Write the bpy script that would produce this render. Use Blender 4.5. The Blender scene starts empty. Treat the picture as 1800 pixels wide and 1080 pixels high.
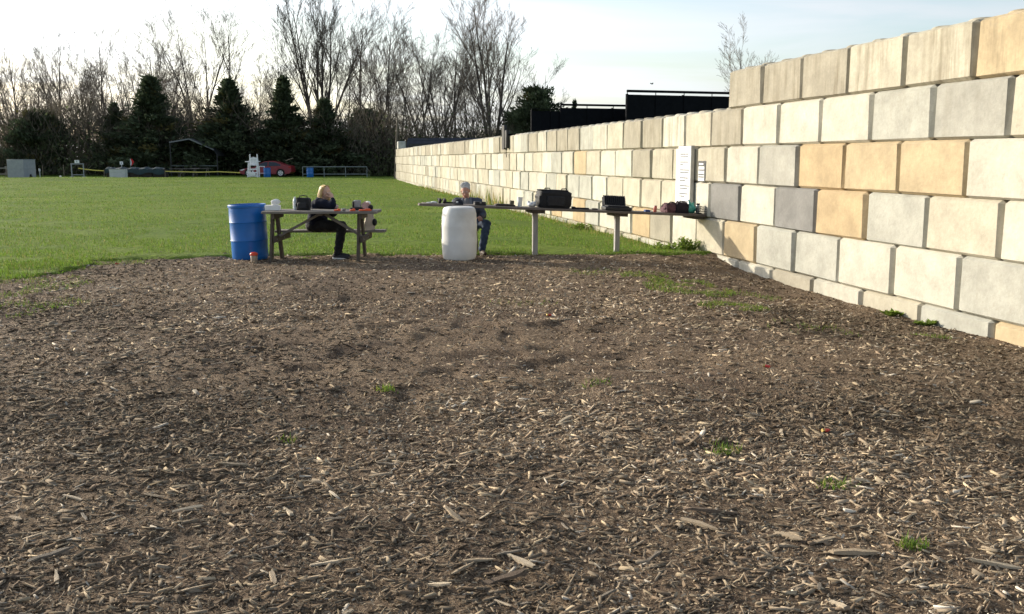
import bpy, bmesh, math, random
import numpy as np
from mathutils import Vector, Matrix, Euler

R = math.radians
random.seed(7)
scene = bpy.context.scene
C = scene.collection

# ---------------------------------------------------------------- camera, sky, sun, exposure
FPX, PITCH, HC = 1697.0, 0.152, 1.63           # focal length in photo pixels, tilt, eye height
cam_d = bpy.data.cameras.new('camera')
cam_d.sensor_width = 36.0
cam_d.lens = 36.0 * FPX / 1800.0
cam_d.clip_end = 3000
cam_d.clip_start = 0.05
cam = bpy.data.objects.new('camera', cam_d)
C.objects.link(cam)
cam.location = (0, 0, HC)
cam.rotation_euler = (math.pi / 2 - PITCH, 0, 0)
scene.camera = cam

SUN = Vector((-1.30, 0.80, 0.50)).normalized()  # towards the sun: front left, low
sun_el = math.asin(SUN.z)
sun_az = math.atan2(SUN.x, SUN.y)
world = bpy.data.worlds.new('World')
scene.world = world
world.use_nodes = True
wn, wl = world.node_tree.nodes, world.node_tree.links
wn.clear()
w_out = wn.new('ShaderNodeOutputWorld')
w_bg = wn.new('ShaderNodeBackground')
w_sky = wn.new('ShaderNodeTexSky')
w_sky.sky_type = 'NISHITA'
w_sky.sun_disc = False
w_sky.sun_elevation = sun_el
w_sky.sun_rotation = sun_az
w_sky.air_density = 1.0
w_sky.dust_density = 2.2
w_sky.ozone_density = 1.2
w_bg.inputs['Strength'].default_value = 0.15
# thin high cloud: whitened sky light, in soft streaks, all round the dome
w_tc = wn.new('ShaderNodeTexCoord')
w_sep = wn.new('ShaderNodeSeparateXYZ')
wl.new(w_tc.outputs['Generated'], w_sep.inputs[0])
w_zc = wn.new('ShaderNodeMath'); w_zc.operation = 'ADD'; w_zc.inputs[1].default_value = 0.16
wl.new(w_sep.outputs['Z'], w_zc.inputs[0])
w_zm = wn.new('ShaderNodeMath'); w_zm.operation = 'MAXIMUM'; w_zm.inputs[1].default_value = 0.05
wl.new(w_zc.outputs[0], w_zm.inputs[0])
w_dx = wn.new('ShaderNodeMath'); w_dx.operation = 'DIVIDE'
w_dy = wn.new('ShaderNodeMath'); w_dy.operation = 'DIVIDE'
wl.new(w_sep.outputs['X'], w_dx.inputs[0]); wl.new(w_zm.outputs[0], w_dx.inputs[1])
wl.new(w_sep.outputs['Y'], w_dy.inputs[0]); wl.new(w_zm.outputs[0], w_dy.inputs[1])
w_cmb = wn.new('ShaderNodeCombineXYZ')
wl.new(w_dx.outputs[0], w_cmb.inputs[0]); wl.new(w_dy.outputs[0], w_cmb.inputs[1])
w_map = wn.new('ShaderNodeMapping')
w_map.inputs['Scale'].default_value = (0.55, 1.1, 1)
w_map.inputs['Rotation'].default_value = (0, 0, R(12))
wl.new(w_cmb.outputs[0], w_map.inputs[0])
w_n = wn.new('ShaderNodeTexNoise')
w_n.inputs['Scale'].default_value = 1.1
w_n.inputs['Detail'].default_value = 6
w_n.inputs['Roughness'].default_value = 0.55
w_n.inputs['Distortion'].default_value = 0.6
wl.new(w_map.outputs[0], w_n.inputs['Vector'])
w_mr = wn.new('ShaderNodeMapRange')
w_mr.inputs['From Min'].default_value = 0.36
w_mr.inputs['From Max'].default_value = 0.68
w_mr.inputs['To Min'].default_value = 0.12
w_mr.inputs['To Max'].default_value = 0.85
w_mr.interpolation_type = 'SMOOTHSTEP'
wl.new(w_n.outputs['Fac'], w_mr.inputs['Value'])
w_bw = wn.new('ShaderNodeRGBToBW')
wl.new(w_sky.outputs[0], w_bw.inputs[0])
w_cl = wn.new('ShaderNodeMix'); w_cl.data_type = 'RGBA'; w_cl.blend_type = 'MULTIPLY'
w_cl.inputs['Factor'].default_value = 1.0
wl.new(w_bw.outputs[0], w_cl.inputs['A'])
w_cl.inputs['B'].default_value = (1.12, 1.18, 1.25, 1)
w_mix = wn.new('ShaderNodeMix'); w_mix.data_type = 'RGBA'
wl.new(w_mr.outputs[0], w_mix.inputs['Factor'])
wl.new(w_sky.outputs[0], w_mix.inputs['A'])
wl.new(w_cl.outputs['Result'], w_mix.inputs['B'])
wl.new(w_mix.outputs['Result'], w_bg.inputs['Color'])
wl.new(w_bg.outputs[0], w_out.inputs['Surface'])

sun_d = bpy.data.lights.new('sun', 'SUN')
sun_d.energy = 3.7
sun_d.angle = R(0.6)
sun_d.color = (1.0, 0.90, 0.73)
sun_o = bpy.data.objects.new('sun', sun_d)
C.objects.link(sun_o)
sun_o.rotation_euler = SUN.to_track_quat('Z', 'Y').to_euler()
sun_o.location = (-20, 15, 30)

vs = scene.view_settings
vs.view_transform = 'Standard'
vs.look = 'None'
vs.gamma = 1.0
vs.exposure = 0.72
vs.use_curve_mapping = False
scene.cycles.max_bounces = 6
scene.cycles.transparent_max_bounces = 8

# ---------------------------------------------------------------- pixel helpers (photo pixels -> places)
SP, CP = math.sin(PITCH), math.cos(PITCH)
def ray(x, y):
    a, b = (x - 900) / FPX, (540 - y) / FPX
    return Vector((a, CP + b * SP, -SP + b * CP))
def on_ground(x, y, z=0.0):
    d = ray(x, y); k = (z - HC) / d.z
    return Vector((d.x * k, d.y * k, z))
def at_depth(x, y, Y):
    d = ray(x, y); k = Y / d.y
    return Vector((d.x * k, Y, HC + d.z * k))
def project(p):
    z = p[2] - HC
    d = p[1] * CP - z * SP
    return 900 + FPX * p[0] / d, 540 - FPX * (p[1] * SP + z * CP) / d

# ---------------------------------------------------------------- numpy noise
def _h(i, j, s):
    v = np.sin(i * 127.1 + j * 311.7 + s * 74.7) * 43758.5453
    return v - np.floor(v)
def vn(x, y, s=0):
    x = np.asarray(x, float); y = np.asarray(y, float)
    i, j = np.floor(x), np.floor(y); u, v = x - i, y - j
    u = u * u * (3 - 2 * u); v = v * v * (3 - 2 * v)
    a = _h(i, j, s) * (1 - u) + _h(i + 1, j, s) * u
    b = _h(i, j + 1, s) * (1 - u) + _h(i + 1, j + 1, s) * u
    return a * (1 - v) + b * v
def fbm(x, y, s=0, o=4):
    t = 0; a = .5
    for k in range(o):
        t = t + a * vn(x * 2 ** k, y * 2 ** k, s + k * 3.1); a *= .5
    return t
def sst(a, b, x):
    t = np.clip((np.asarray(x, float) - a) / (b - a), 0, 1)
    return t * t * (3 - 2 * t)

# ---------------------------------------------------------------- materials
def _new(name):
    m = bpy.data.materials.new(name); m.use_nodes = True
    nt = m.node_tree; b = nt.nodes['Principled BSDF']
    return m, nt, b
def mat(name, col, rough=.6, var=.15, scale=8.0, bump=0.0, bscale=40.0, metal=0.0, spec=.4, coat=0.0, stretch=None, dirt=None):
    """base colour with uneven tone, optional grain direction, relief and dirt"""
    m, nt, b = _new(name)
    N, L = nt.nodes, nt.links
    tc = N.new('ShaderNodeTexCoord'); oi = N.new('ShaderNodeObjectInfo')
    off = N.new('ShaderNodeVectorMath'); off.operation = 'SCALE'
    cv = N.new('ShaderNodeCombineXYZ')
    for k in range(3): L.new(oi.outputs['Random'], cv.inputs[k])
    off.inputs['Scale'].default_value = 37.0
    L.new(cv.outputs[0], off.inputs[0])
    add = N.new('ShaderNodeVectorMath'); add.operation = 'ADD'
    L.new(tc.outputs['Object'], add.inputs[0]); L.new(off.outputs[0], add.inputs[1])
    src = add.outputs[0]
    if stretch:
        mp = N.new('ShaderNodeMapping'); mp.inputs['Scale'].default_value = stretch
        L.new(src, mp.inputs[0]); src = mp.outputs[0]
    nz = N.new('ShaderNodeTexNoise'); nz.inputs['Scale'].default_value = scale; nz.inputs['Detail'].default_value = 5
    nz.inputs['Roughness'].default_value = .6
    L.new(src, nz.inputs['Vector'])
    mr = N.new('ShaderNodeMapRange'); mr.inputs['From Min'].default_value = .3; mr.inputs['From Max'].default_value = .7
    mr.inputs['To Min'].default_value = 1 - var; mr.inputs['To Max'].default_value = 1 + var
    L.new(nz.outputs['Fac'], mr.inputs['Value'])
    mx = N.new('ShaderNodeMix'); mx.data_type = 'RGBA'; mx.blend_type = 'MULTIPLY'; mx.inputs['Factor'].default_value = 1
    mx.inputs['A'].default_value = (*col, 1)
    L.new(mr.outputs[0], mx.inputs['B'])
    out = mx.outputs['Result']
    if dirt:
        n2 = N.new('ShaderNodeTexNoise'); n2.inputs['Scale'].default_value = scale * .35; n2.inputs['Detail'].default_value = 8
        L.new(add.outputs[0], n2.inputs['Vector'])
        r2 = N.new('ShaderNodeMapRange'); r2.inputs['From Min'].default_value = .52; r2.inputs['From Max'].default_value = .75
        r2.inputs['To Max'].default_value = dirt[3]
        L.new(n2.outputs['Fac'], r2.inputs['Value'])
        m2 = N.new('ShaderNodeMix'); m2.data_type = 'RGBA'
        L.new(r2.outputs[0], m2.inputs['Factor']); L.new(out, m2.inputs['A']); m2.inputs['B'].default_value = (*dirt[:3], 1)
        out = m2.outputs['Result']
    L.new(out, b.inputs['Base Color'])
    b.inputs['Roughness'].default_value = rough
    b.inputs['Metallic'].default_value = metal
    b.inputs['Specular IOR Level'].default_value = spec
    b.inputs['Coat Weight'].default_value = coat
    if bump:
        nb = N.new('ShaderNodeTexNoise'); nb.inputs['Scale'].default_value = bscale; nb.inputs['Detail'].default_value = 4
        L.new(src, nb.inputs['Vector'])
        bp = N.new('ShaderNodeBump'); bp.inputs['Strength'].default_value = bump; bp.inputs['Distance'].default_value = .01
        L.new(nb.outputs['Fac'], bp.inputs['Height']); L.new(bp.outputs[0], b.inputs['Normal'])
    return m

def mat_attr(name, attr, rough=.85, translucent=0.0, spec=.2):
    """colour read from a per-point colour attribute (each chip / blade its own tone)"""
    m, nt, b = _new(name)
    N, L = nt.nodes, nt.links
    a = N.new('ShaderNodeAttribute'); a.attribute_name = attr
    L.new(a.outputs['Color'], b.inputs['Base Color'])
    b.inputs['Roughness'].default_value = rough
    b.inputs['Specular IOR Level'].default_value = spec
    if translucent:
        t = N.new('ShaderNodeBsdfTranslucent'); L.new(a.outputs['Color'], t.inputs['Color'])
        ms = N.new('ShaderNodeMixShader'); ms.inputs['Fac'].default_value = translucent
        L.new(b.outputs[0], ms.inputs[1]); L.new(t.outputs[0], ms.inputs[2])
        L.new(ms.outputs[0], N['Material Output'].inputs['Surface'])
    return m

# ---------------------------------------------------------------- mesh building
class MB:
    def __init__(self): self.v = []; self.f = []
    def add(self, vs_, fs):
        o = len(self.v); self.v += [tuple(p) for p in vs_]; self.f += [tuple(i + o for i in f) for f in fs]; return self
    def box(self, c, s, bev=0.0, rot=None):
        hx, hy, hz = s[0] / 2, s[1] / 2, s[2] / 2
        M = rot.to_matrix() if rot is not None else Matrix.Identity(3)
        c = Vector(c)
        if bev <= 0:
            P = [(i * hx, j * hy, k * hz) for i in (-1, 1) for j in (-1, 1) for k in (-1, 1)]
            F = [(0, 1, 3, 2), (4, 6, 7, 5), (0, 4, 5, 1), (2, 3, 7, 6), (0, 2, 6, 4), (1, 5, 7, 3)]
        else:
            b = min(bev, hx * .95, hy * .95, hz * .95)
            P = []; idx = {}
            for i in (-1, 1):
                for j in (-1, 1):
                    for k in (-1, 1):
                        for a in range(3):
                            q = [i * (hx - b), j * (hy - b), k * (hz - b)]
                            q[a] = (i * hx, j * hy, k * hz)[a]
                            idx[i, j, k, a] = len(P); P.append(tuple(q))
            F = []
            for s_ in (-1, 1):
                F.append([idx[s_, j, k, 0] for j, k in ((-1, -1), (1, -1), (1, 1), (-1, 1))][::s_])
                F.append([idx[i, s_, k, 1] for i, k in ((-1, -1), (-1, 1), (1, 1), (1, -1))][::s_])
                F.append([idx[i, j, s_, 2] for i, j in ((-1, -1), (1, -1), (1, 1), (-1, 1))][::s_])
            for a in (-1, 1):
                for b_ in (-1, 1):
                    t = a * b_
                    F.append([idx[a, b_, -1, 0], idx[a, b_, -1, 1], idx[a, b_, 1, 1], idx[a, b_, 1, 0]][::t])
                    F.append([idx[a, -1, b_, 0], idx[a, 1, b_, 0], idx[a, 1, b_, 2], idx[a, -1, b_, 2]][::t])
                    F.append([idx[-1, a, b_, 1], idx[-1, a, b_, 2], idx[1, a, b_, 2], idx[1, a, b_, 1]][::t])
            for i in (-1, 1):
                for j in (-1, 1):
                    for k in (-1, 1):
                        F.append([idx[i, j, k, 0], idx[i, j, k, 1], idx[i, j, k, 2]][::i * j * k])
        return self.add([c + M @ Vector(p) for p in P], F)
    def bar(self, p, q, w, t, bev=.004, up=(0, 0, 1)):
        """a timber / flat bar from p to q: width w across, thickness t along up"""
        p, q = Vector(p), Vector(q); d = q - p
        x = d.normalized(); y = Vector(up).cross(x)
        if y.length < 1e-3: y = Vector((0, 1, 0)).cross(x)
        y.normalize(); z = x.cross(y)
        M = Matrix((x, y, z)).transposed()
        return self.box((p + q) / 2, (d.length, w, t), bev, M.to_quaternion())
    def tube(self, pts, rad, n=8, cap=True):
        pts = [Vector(p) for p in pts]
        if not hasattr(rad, '__len__'): rad = [rad] * len(pts)
        V = []; F = []; ref = None
        for i, p in enumerate(pts):
            d = (pts[min(i + 1, len(pts) - 1)] - pts[max(i - 1, 0)]).normalized()
            if ref is None:
                ref = Vector((0, 0, 1)) if abs(d.z) < .9 else Vector((1, 0, 0))
            x = (ref - d * ref.dot(d)).normalized(); y = d.cross(x); ref = x
            for k in range(n):
                a = 2 * math.pi * k / n
                V.append(p + (x * math.cos(a) + y * math.sin(a)) * rad[i])
        for i in range(len(pts) - 1):
            for k in range(n):
                F.append((i * n + k, i * n + (k + 1) % n, (i + 1) * n + (k + 1) % n, (i + 1) * n + k))
        if cap:
            F.append(tuple(range(n))[::-1]); F.append(tuple((len(pts) - 1) * n + k for k in range(n)))
        return self.add(V, F)
    def lathe(self, prof, n=24, c=(0, 0, 0), axis='z', sx=1, sy=1):
        V = []; F = []
        c = Vector(c)
        for r, z in prof:
            for k in range(n):
                a = 2 * math.pi * k / n
                q = (r * math.cos(a) * sx, r * math.sin(a) * sy, z)
                if axis == 'y': q = (q[0], q[2], q[1])
                if axis == 'x': q = (q[2], q[0], q[1])
                V.append(c + Vector(q))
        m = len(prof)
        for i in range(m - 1):
            for k in range(n):
                F.append((i * n + k, i * n + (k + 1) % n, (i + 1) * n + (k + 1) % n, (i + 1) * n + k))
        F.append(tuple(range(n))[::-1]); F.append(tuple((m - 1) * n + k for k in range(n)))
        return self.add(V, F)
    def prism(self, poly, y0, y1):
        """outline in x,z pushed from y0 to y1"""
        n = len(poly)
        V = [(x, y0, z) for x, z in poly] + [(x, y1, z) for x, z in poly]
        F = [tuple(range(n)), tuple(range(n, 2 * n))[::-1]]
        F += [(k, k + n, (k + 1) % n + n, (k + 1) % n) for k in range(n)]
        return self.add(V, F)
    def ell(self, c, r, rot=None, n=12, m=8):
        M = rot.to_matrix() if rot is not None else Matrix.Identity(3)
        c = Vector(c); V = [c + M @ Vector((0, 0, -r[2]))]; F = []
        for i in range(1, m):
            a = -math.pi / 2 + math.pi * i / m
            for k in range(n):
                b = 2 * math.pi * k / n
                V.append(c + M @ Vector((r[0] * math.cos(a) * math.cos(b), r[1] * math.cos(a) * math.sin(b), r[2] * math.sin(a))))
        V.append(c + M @ Vector((0, 0, r[2])))
        for k in range(n): F.append((0, 1 + (k + 1) % n, 1 + k))
        for i in range(m - 2):
            for k in range(n):
                F.append((1 + i * n + k, 1 + i * n + (k + 1) % n, 1 + (i + 1) * n + (k + 1) % n, 1 + (i + 1) * n + k))
        t = len(V) - 1
        for k in range(n): F.append((1 + (m - 2) * n + k, 1 + (m - 2) * n + (k + 1) % n, t))
        return self.add(V, F)
    def cap(self, p, q, r0, r1, n=12):
        """round-ended tapered limb"""
        p, q = Vector(p), Vector(q)
        d = (q - p).normalized()
        pts = []; rad = []
        for a in (-80, -50, -20): pts.append(p + d * r0 * math.sin(R(a))); rad.append(r0 * math.cos(R(a)))
        pts.append(p); rad.append(r0); pts.append(q); rad.append(r1)
        for a in (20, 50, 80): pts.append(q + d * r1 * math.sin(R(a))); rad.append(r1 * math.cos(R(a)))
        return self.tube(pts, rad, n)
    def mesh(self, name, angle=38, smooth=True):
        me = bpy.data.meshes.new(name)
        me.from_pydata([tuple(p) for p in self.v], [], self.f)
        if smooth:
            me.polygons.foreach_set('use_smooth', [True] * len(me.polygons))
            me.set_sharp_from_angle(angle=R(angle))
        me.update()
        return me
    def build(self, name, m, parent=None, loc=None, rot=None, angle=38, smooth=True):
        me = self.mesh(name, angle, smooth); me.materials.append(m)
        return link(name, me, parent, loc, rot)

def link(name, me, parent=None, loc=None, rot=None):
    o = bpy.data.objects.new(name, me); C.objects.link(o)
    if parent is not None: o.parent = parent
    if loc is not None: o.location = loc
    if rot is not None: o.rotation_euler = rot
    return o
def tag(o, label=None, cat=None, group=None, kind=None):
    if label: o['label'] = label
    if cat: o['category'] = cat
    if group: o['group'] = group
    if kind: o['kind'] = kind
    return o
def thing(name, label, cat, loc=(0, 0, 0), rot=(0, 0, 0), group=None):
    o = bpy.data.objects.new(name, None); C.objects.link(o)
    o.empty_display_size = .2
    o.location = loc; o.rotation_euler = rot
    return tag(o, label, cat, group)
def np_mesh(name, V, F, m, colors=None, attr='tone', smooth=False):
    """V (n,3), F (m,k) arrays straight into a mesh"""
    me = bpy.data.meshes.new(name)
    V = np.ascontiguousarray(V, np.float32); F = np.ascontiguousarray(F, np.int32)
    k = F.shape[1]
    me.vertices.add(len(V)); me.vertices.foreach_set('co', V.ravel())
    me.loops.add(F.size); me.loops.foreach_set('vertex_index', F.ravel())
    me.polygons.add(len(F)); me.polygons.foreach_set('loop_start', np.arange(0, F.size, k, dtype=np.int32))
    me.polygons.foreach_set('loop_total', np.full(len(F), k, np.int32))
    if smooth: me.polygons.foreach_set('use_smooth', np.ones(len(F), bool))
    me.update(calc_edges=True)
    if colors is not None:
        a = me.color_attributes.new(attr, 'FLOAT_COLOR', 'POINT')
        c4 = np.ones((len(V), 4), np.float32); c4[:, :3] = colors
        a.data.foreach_set('color', c4.ravel())
    me.materials.append(m)
    return me
def remesh(mb, name, m, parent, voxel=.012, smooth=3):
    """melt overlapping closed pieces into one continuous skin"""
    me = mb.mesh(name + '_raw', smooth=False)
    o = bpy.data.objects.new('tmp', me); C.objects.link(o)
    r = o.modifiers.new('r', 'REMESH'); r.mode = 'VOXEL'; r.voxel_size = voxel
    if smooth:
        s = o.modifiers.new('s', 'SMOOTH'); s.factor = .5; s.iterations = smooth
    dg = bpy.context.evaluated_depsgraph_get()
    nm = bpy.data.meshes.new_from_object(o.evaluated_get(dg))
    bpy.data.objects.remove(o); bpy.data.meshes.remove(me)
    nm.name = name
    nm.materials.clear(); nm.materials.append(m)
    nm.polygons.foreach_set('use_smooth', [True] * len(nm.polygons))
    return link(name, nm, parent)

# ================================================================ THE SETTING: ground
WT, WX0 = -0.2, 6.844                                    # direction and foot of the block wall
WDIR = Vector((math.sin(WT), math.cos(WT), 0))
WLEFT = Vector((-math.cos(WT), math.sin(WT), 0))          # out of the wall, towards the range
def wall_pt(s, out=0.0, z=0.0):
    p = Vector((WX0, 0, 0)) + WDIR * s + WLEFT * out; p.z = z; return p
def wall_sd(x, y):
    """distance along the wall, distance in front of it"""
    dx, dy = x - WX0, y
    return dx * WDIR.x + dy * WDIR.y, dx * WLEFT.x + dy * WLEFT.y

def bed_d(x, y):
    """>0 inside the wood chip bed, <0 on the lawn (metres, ragged)"""
    x = np.asarray(x, float); y = np.asarray(y, float)
    wob = (fbm(x * .7, y * .7, 3) - .5) * 1.0 + (fbm(x * 2.6, y * 2.6, 9) - .5) * .45
    far = 16.5 + .65 * sst(2.9, 4.2, x) - .25 * sst(-3.6, -6.0, x) - y + wob * .6
    left = x + 6.75 + wob * 1.5
    k = .8
    h = np.clip(.5 + .5 * (left - far) / k, 0, 1)
    return left * (1 - h) + far * h - k * h * (1 - h)
def wall_drop(x, y):
    s, d = wall_sd(x, y)
    prof = np.interp(s, [0, 7.5, 11, 13.5, 15, 16.2, 17, 18.2, 20, 40, 85], [.12, .13, .2, .2, .16, .06, -.03, .08, .13, .11, .09])
    w = 1 - sst(.1, 2.4, d)
    return np.where(d > -1.5, prof * w, 0)
def bed_z(x, y):
    x = np.asarray(x, float); y = np.asarray(y, float)
    z = (fbm(x * .5, y * .5, 21) - .47) * .10 + (fbm(x * 2.3, y * 2.3, 5) - .47) * .05 + (fbm(x * 7, y * 7, 8, 3) - .44) * .026
    trod = sst(.45, .62, fbm(x * .35 + 3, y * .35, 40, 3)) + np.exp(-((x - .3) / 1.5) ** 2 - ((y - 8.4) / 2.0) ** 2)
    pits = sst(.55, .75, vn(x * 4.2, y * 3.4, 61)) * .035 * np.clip(trod, 0, 1)
    return z - pits - wall_drop(x, y) - .42 * sst(0, .5, -bed_d(x, y))
def lawn_z(x, y):
    x = np.asarray(x, float); y = np.asarray(y, float)
    r = sst(18, 40, y)
    z = .035 + (fbm(x * .9, y * .9, 14) - .47) * .06 + (fbm(x * .12, y * .12, 31) - .47) * .22 * r
    z = z + .17 * np.exp(-((x + 34) / 9.0) ** 2 - ((y - 74) / 9.0) ** 2)
    return z - .30 * sst(-.04, .5, bed_d(x, y)) - wall_drop(x, y)

def grid(xs, ys, zf):
    X, Y = np.meshgrid(xs, ys); Z = zf(X, Y)
    V = np.stack([X.ravel(), Y.ravel(), Z.ravel()], 1)
    nx, ny = len(xs), len(ys)
    i = (np.arange(ny - 1)[:, None] * nx + np.arange(nx - 1)[None]).ravel()
    F = np.stack([i, i + 1, i + nx + 1, i + nx], 1)
    return V, F
def seq(a, b, d0, d1):
    out = [a]; 
    while out[-1] < b:
        t = (out[-1] - a) / (b - a); out.append(out[-1] + d0 * (1 - t) + d1 * t)
    return out

# ---- lawn material: mown grass, worn and mossy in places
def lawn_material():
    m, nt, b = _new('lawn'); N, L = nt.nodes, nt.links
    g = N.new('ShaderNodeNewGeometry')
    def noise(scale, det, stretch=(1, 1, 1)):
        mp = N.new('ShaderNodeMapping'); mp.inputs['Scale'].default_value = stretch
        L.new(g.outputs['Position'], mp.inputs[0])
        n = N.new('ShaderNodeTexNoise'); n.inputs['Scale'].default_value = scale; n.inputs['Detail'].default_value = det
        n.inputs['Roughness'].default_value = .65
        L.new(mp.outputs[0], n.inputs['Vector']); return n.outputs['Fac']
    r1 = N.new('ShaderNodeValToRGB'); L.new(noise(9, 8), r1.inputs[0])
    e = r1.color_ramp.elements
    e[0].position = .30; e[0].color = (.062, .090, .014, 1)
    e[1].position = .72; e[1].color = (.195, .270, .045, 1)
    k = e.new(.50); k.color = (.115, .175, .028, 1)
    r2 = N.new('ShaderNodeValToRGB'); L.new(noise(.22, 6), r2.inputs[0])
    e = r2.color_ramp.elements
    e[0].position = .36; e[0].color = (.72, .80, .62, 1)
    e[1].position = .66; e[1].color = (1.2, 1.1, .95, 1)
    mx = N.new('ShaderNodeMix'); mx.data_type = 'RGBA'; mx.blend_type = 'MULTIPLY'; mx.inputs['Factor'].default_value = 1
    L.new(r1.outputs[0], mx.inputs['A']); L.new(r2.outputs[0], mx.inputs['B'])
    L.new(mx.outputs['Result'], b.inputs['Base Color'])
    b.inputs['Roughness'].default_value = .95; b.inputs['Specular IOR Level'].default_value = .1
    bp = N.new('ShaderNodeBump'); bp.inputs['Strength'].default_value = .9; bp.inputs['Distance'].default_value = .05
    L.new(noise(16, 6), bp.inputs['Height']); L.new(bp.outputs[0], b.inputs['Normal'])
    return m
def bed_material():
    m, nt, b = _new('wood_mulch'); N, L = nt.nodes, nt.links
    g = N.new('ShaderNodeNewGeometry')
    def noise(scale, det, stretch=(1, 1, 1), rot=0, dist=0):
        mp = N.new('ShaderNodeMapping'); mp.inputs['Scale'].default_value = stretch; mp.inputs['Rotation'].default_value = (0, 0, rot)
        L.new(g.outputs['Position'], mp.inputs[0])
        n = N.new('ShaderNodeTexNoise'); n.inputs['Scale'].default_value = scale; n.inputs['Detail'].default_value = det
        n.inputs['Roughness'].default_value = .7; n.inputs['Distortion'].default_value = dist
        L.new(mp.outputs[0], n.inputs['Vector']); return n.outputs['Fac']
    r1 = N.new('ShaderNodeValToRGB'); L.new(noise(55, 9, (1, .6, 1), .5, 1.2), r1.inputs[0])
    e = r1.color_ramp.elements
    e[0].position = .30; e[0].color = (.050, .036, .026, 1)
    e[1].position = .70; e[1].color = (.44, .34, .23, 1)
    k = e.new(.50); k.color = (.165, .122, .084, 1)
    r2 = N.new('ShaderNodeValToRGB'); L.new(noise(.55, 6), r2.inputs[0])
    e = r2.color_ramp.elements
    e[0].position = .36; e[0].color = (.62, .58, .58, 1)
    e[1].position = .66; e[1].color = (1.15, 1.1, 1.02, 1)
    mx = N.new('ShaderNodeMix'); mx.data_type = 'RGBA'; mx.blend_type = 'MULTIPLY'; mx.inputs['Factor'].default_value = 1
    L.new(r1.outputs[0], mx.inputs['A']); L.new(r2.outputs[0], mx.inputs['B'])
    L.new(mx.outputs['Result'], b.inputs['Base Color'])
    b.inputs['Roughness'].default_value = .95; b.inputs['Specular IOR Level'].default_value = .15
    bp = N.new('ShaderNodeBump'); bp.inputs['Strength'].default_value = 1.0; bp.inputs['Distance'].default_value = .03
    L.new(noise(30, 7, (1, .7, 1), .5, .8), bp.inputs['Height']); L.new(bp.outputs[0], b.inputs['Normal'])
    return m
M_lawn, M_bed = lawn_material(), bed_material()

xs = [-900, -600, -400, -280, -200, -150, -115, -90, -72, -58] + seq(-48, -13, 1.6, .35) + list(np.arange(-12.6, 8.5, .1)) + seq(8.6, 60, .4, 3) + [70, 90, 120, 170, 250, 400, 600, 900]
ys = [-300, -150, -80, -45, -25, -14, -8, -4, 0, 3, 5.5, 7.5, 9] + list(np.arange(9.5, 20, .075)) + seq(20.1, 110, .12, 2.6) + [125, 150, 190, 260, 400, 700, 1200, 2000]
V, F = grid(np.array(xs), np.array(ys), lawn_z)
lawn = link('lawn', np_mesh('lawn', V, F, M_lawn, smooth=True)); tag(lawn, kind='structure')

xs = seq(-10.5, -5.2, .22, .06) + list(np.arange(-5.15, 6.0, .045)) + seq(6.1, 8.6, .06, .3)
ys = seq(-7, 2.4, .5, .08) + seq(2.5, 18.6, .032, .09)
V, F = grid(np.array(xs), np.array(ys), bed_z)
S_, D_ = wall_sd(V[:, 0], V[:, 1])
keep = (D_[F] > -.5).any(1)
bed = link('wood_chip_bed', np_mesh('wood_chip_bed', V, F[keep], M_bed, smooth=True)); tag(bed, kind='structure')

# ---- wood chips: flat splintered slivers, each with its own tone
rng = np.random.default_rng(11)
M_chip = mat_attr('weathered_wood_chips', 'tone', .9, 0, .15)
def chip_colors(n, rng, pale=.16):
    u = rng.random(n)
    base = np.array([.165, .120, .080])[None] * (0.55 + 1.1 * rng.random((n, 1)))
    grey = np.array([.265, .210, .148])[None] * (0.7 + .6 * rng.random((n, 1)))
    tan = np.array([.47, .37, .245])[None] * (0.7 + .5 * rng.random((n, 1)))
    white = np.array([.58, .51, .41])[None] * (0.8 + .3 * rng.random((n, 1)))
    c = base.copy()
    c[u > .42] = grey[u > .42]; c[u > 1 - pale] = tan[u > 1 - pale]; c[u > 1 - pale * .14] = white[u > 1 - pale * .14]
    return c
def damp(x, y):
    """damp trodden patches are browner"""
    return (.62 + .55 * sst(.34, .60, fbm(x * .5 + 7, y * .5, 101, 4)))[:, None]
def chips(P, length, width, thick, rng, tilt=.22):
    n = len(P)
    yaw = rng.normal(.12, 1.0, n) + np.pi * (rng.random(n) > .5)
    pit = rng.normal(0, tilt, n); rol = rng.normal(0, tilt * 1.3, n)
    cy, sy, cp, sp, cr, sr = np.cos(yaw), np.sin(yaw), np.cos(pit), np.sin(pit), np.cos(rol), np.sin(rol)
    ax = np.stack([cy * cp, sy * cp, sp], 1)
    ay = np.stack([-sy * cr - cy * sp * sr, cy * cr - sy * sp * sr, cp * sr], 1)
    az = np.cross(ax, ay)
    corners = np.array([(-1, -1, -1), (1, -1, -1), (1, 1, -1), (-1, 1, -1), (-1, -1, 1), (1, -1, 1), (1, 1, 1), (-1, 1, 1)], float)
    V = np.empty((n, 8, 3))
    for k, (a, b, c) in enumerate(corners):
        jl = a * length / 2 * (.70 + .4 * rng.random(n))
        jw = b * width / 2 * (.35 + .8 * rng.random(n))
        jt = c * thick / 2 * (.7 + .5 * rng.random(n))
        V[:, k] = P + ax * jl[:, None] + ay * jw[:, None] + az * jt[:, None]
    F = np.array([(4, 5, 6, 7), (0, 1, 5, 4), (1, 2, 6, 5), (2, 3, 7, 6), (3, 0, 4, 7)])
    Fs = (np.arange(n)[:, None, None] * 8 + F[None]).reshape(-1, 4)
    return V.reshape(-1, 3), Fs
def scatter(n, y0, y1, powr, rng, margin=1.06):
    """spread over the bed, thinning with distance, wider than the view"""
    y = y0 + (y1 - y0) * rng.random(n) ** powr
    x = (rng.random(n) * 2 - 1) * (y * .56 * margin + .9)
    return x, y
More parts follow.
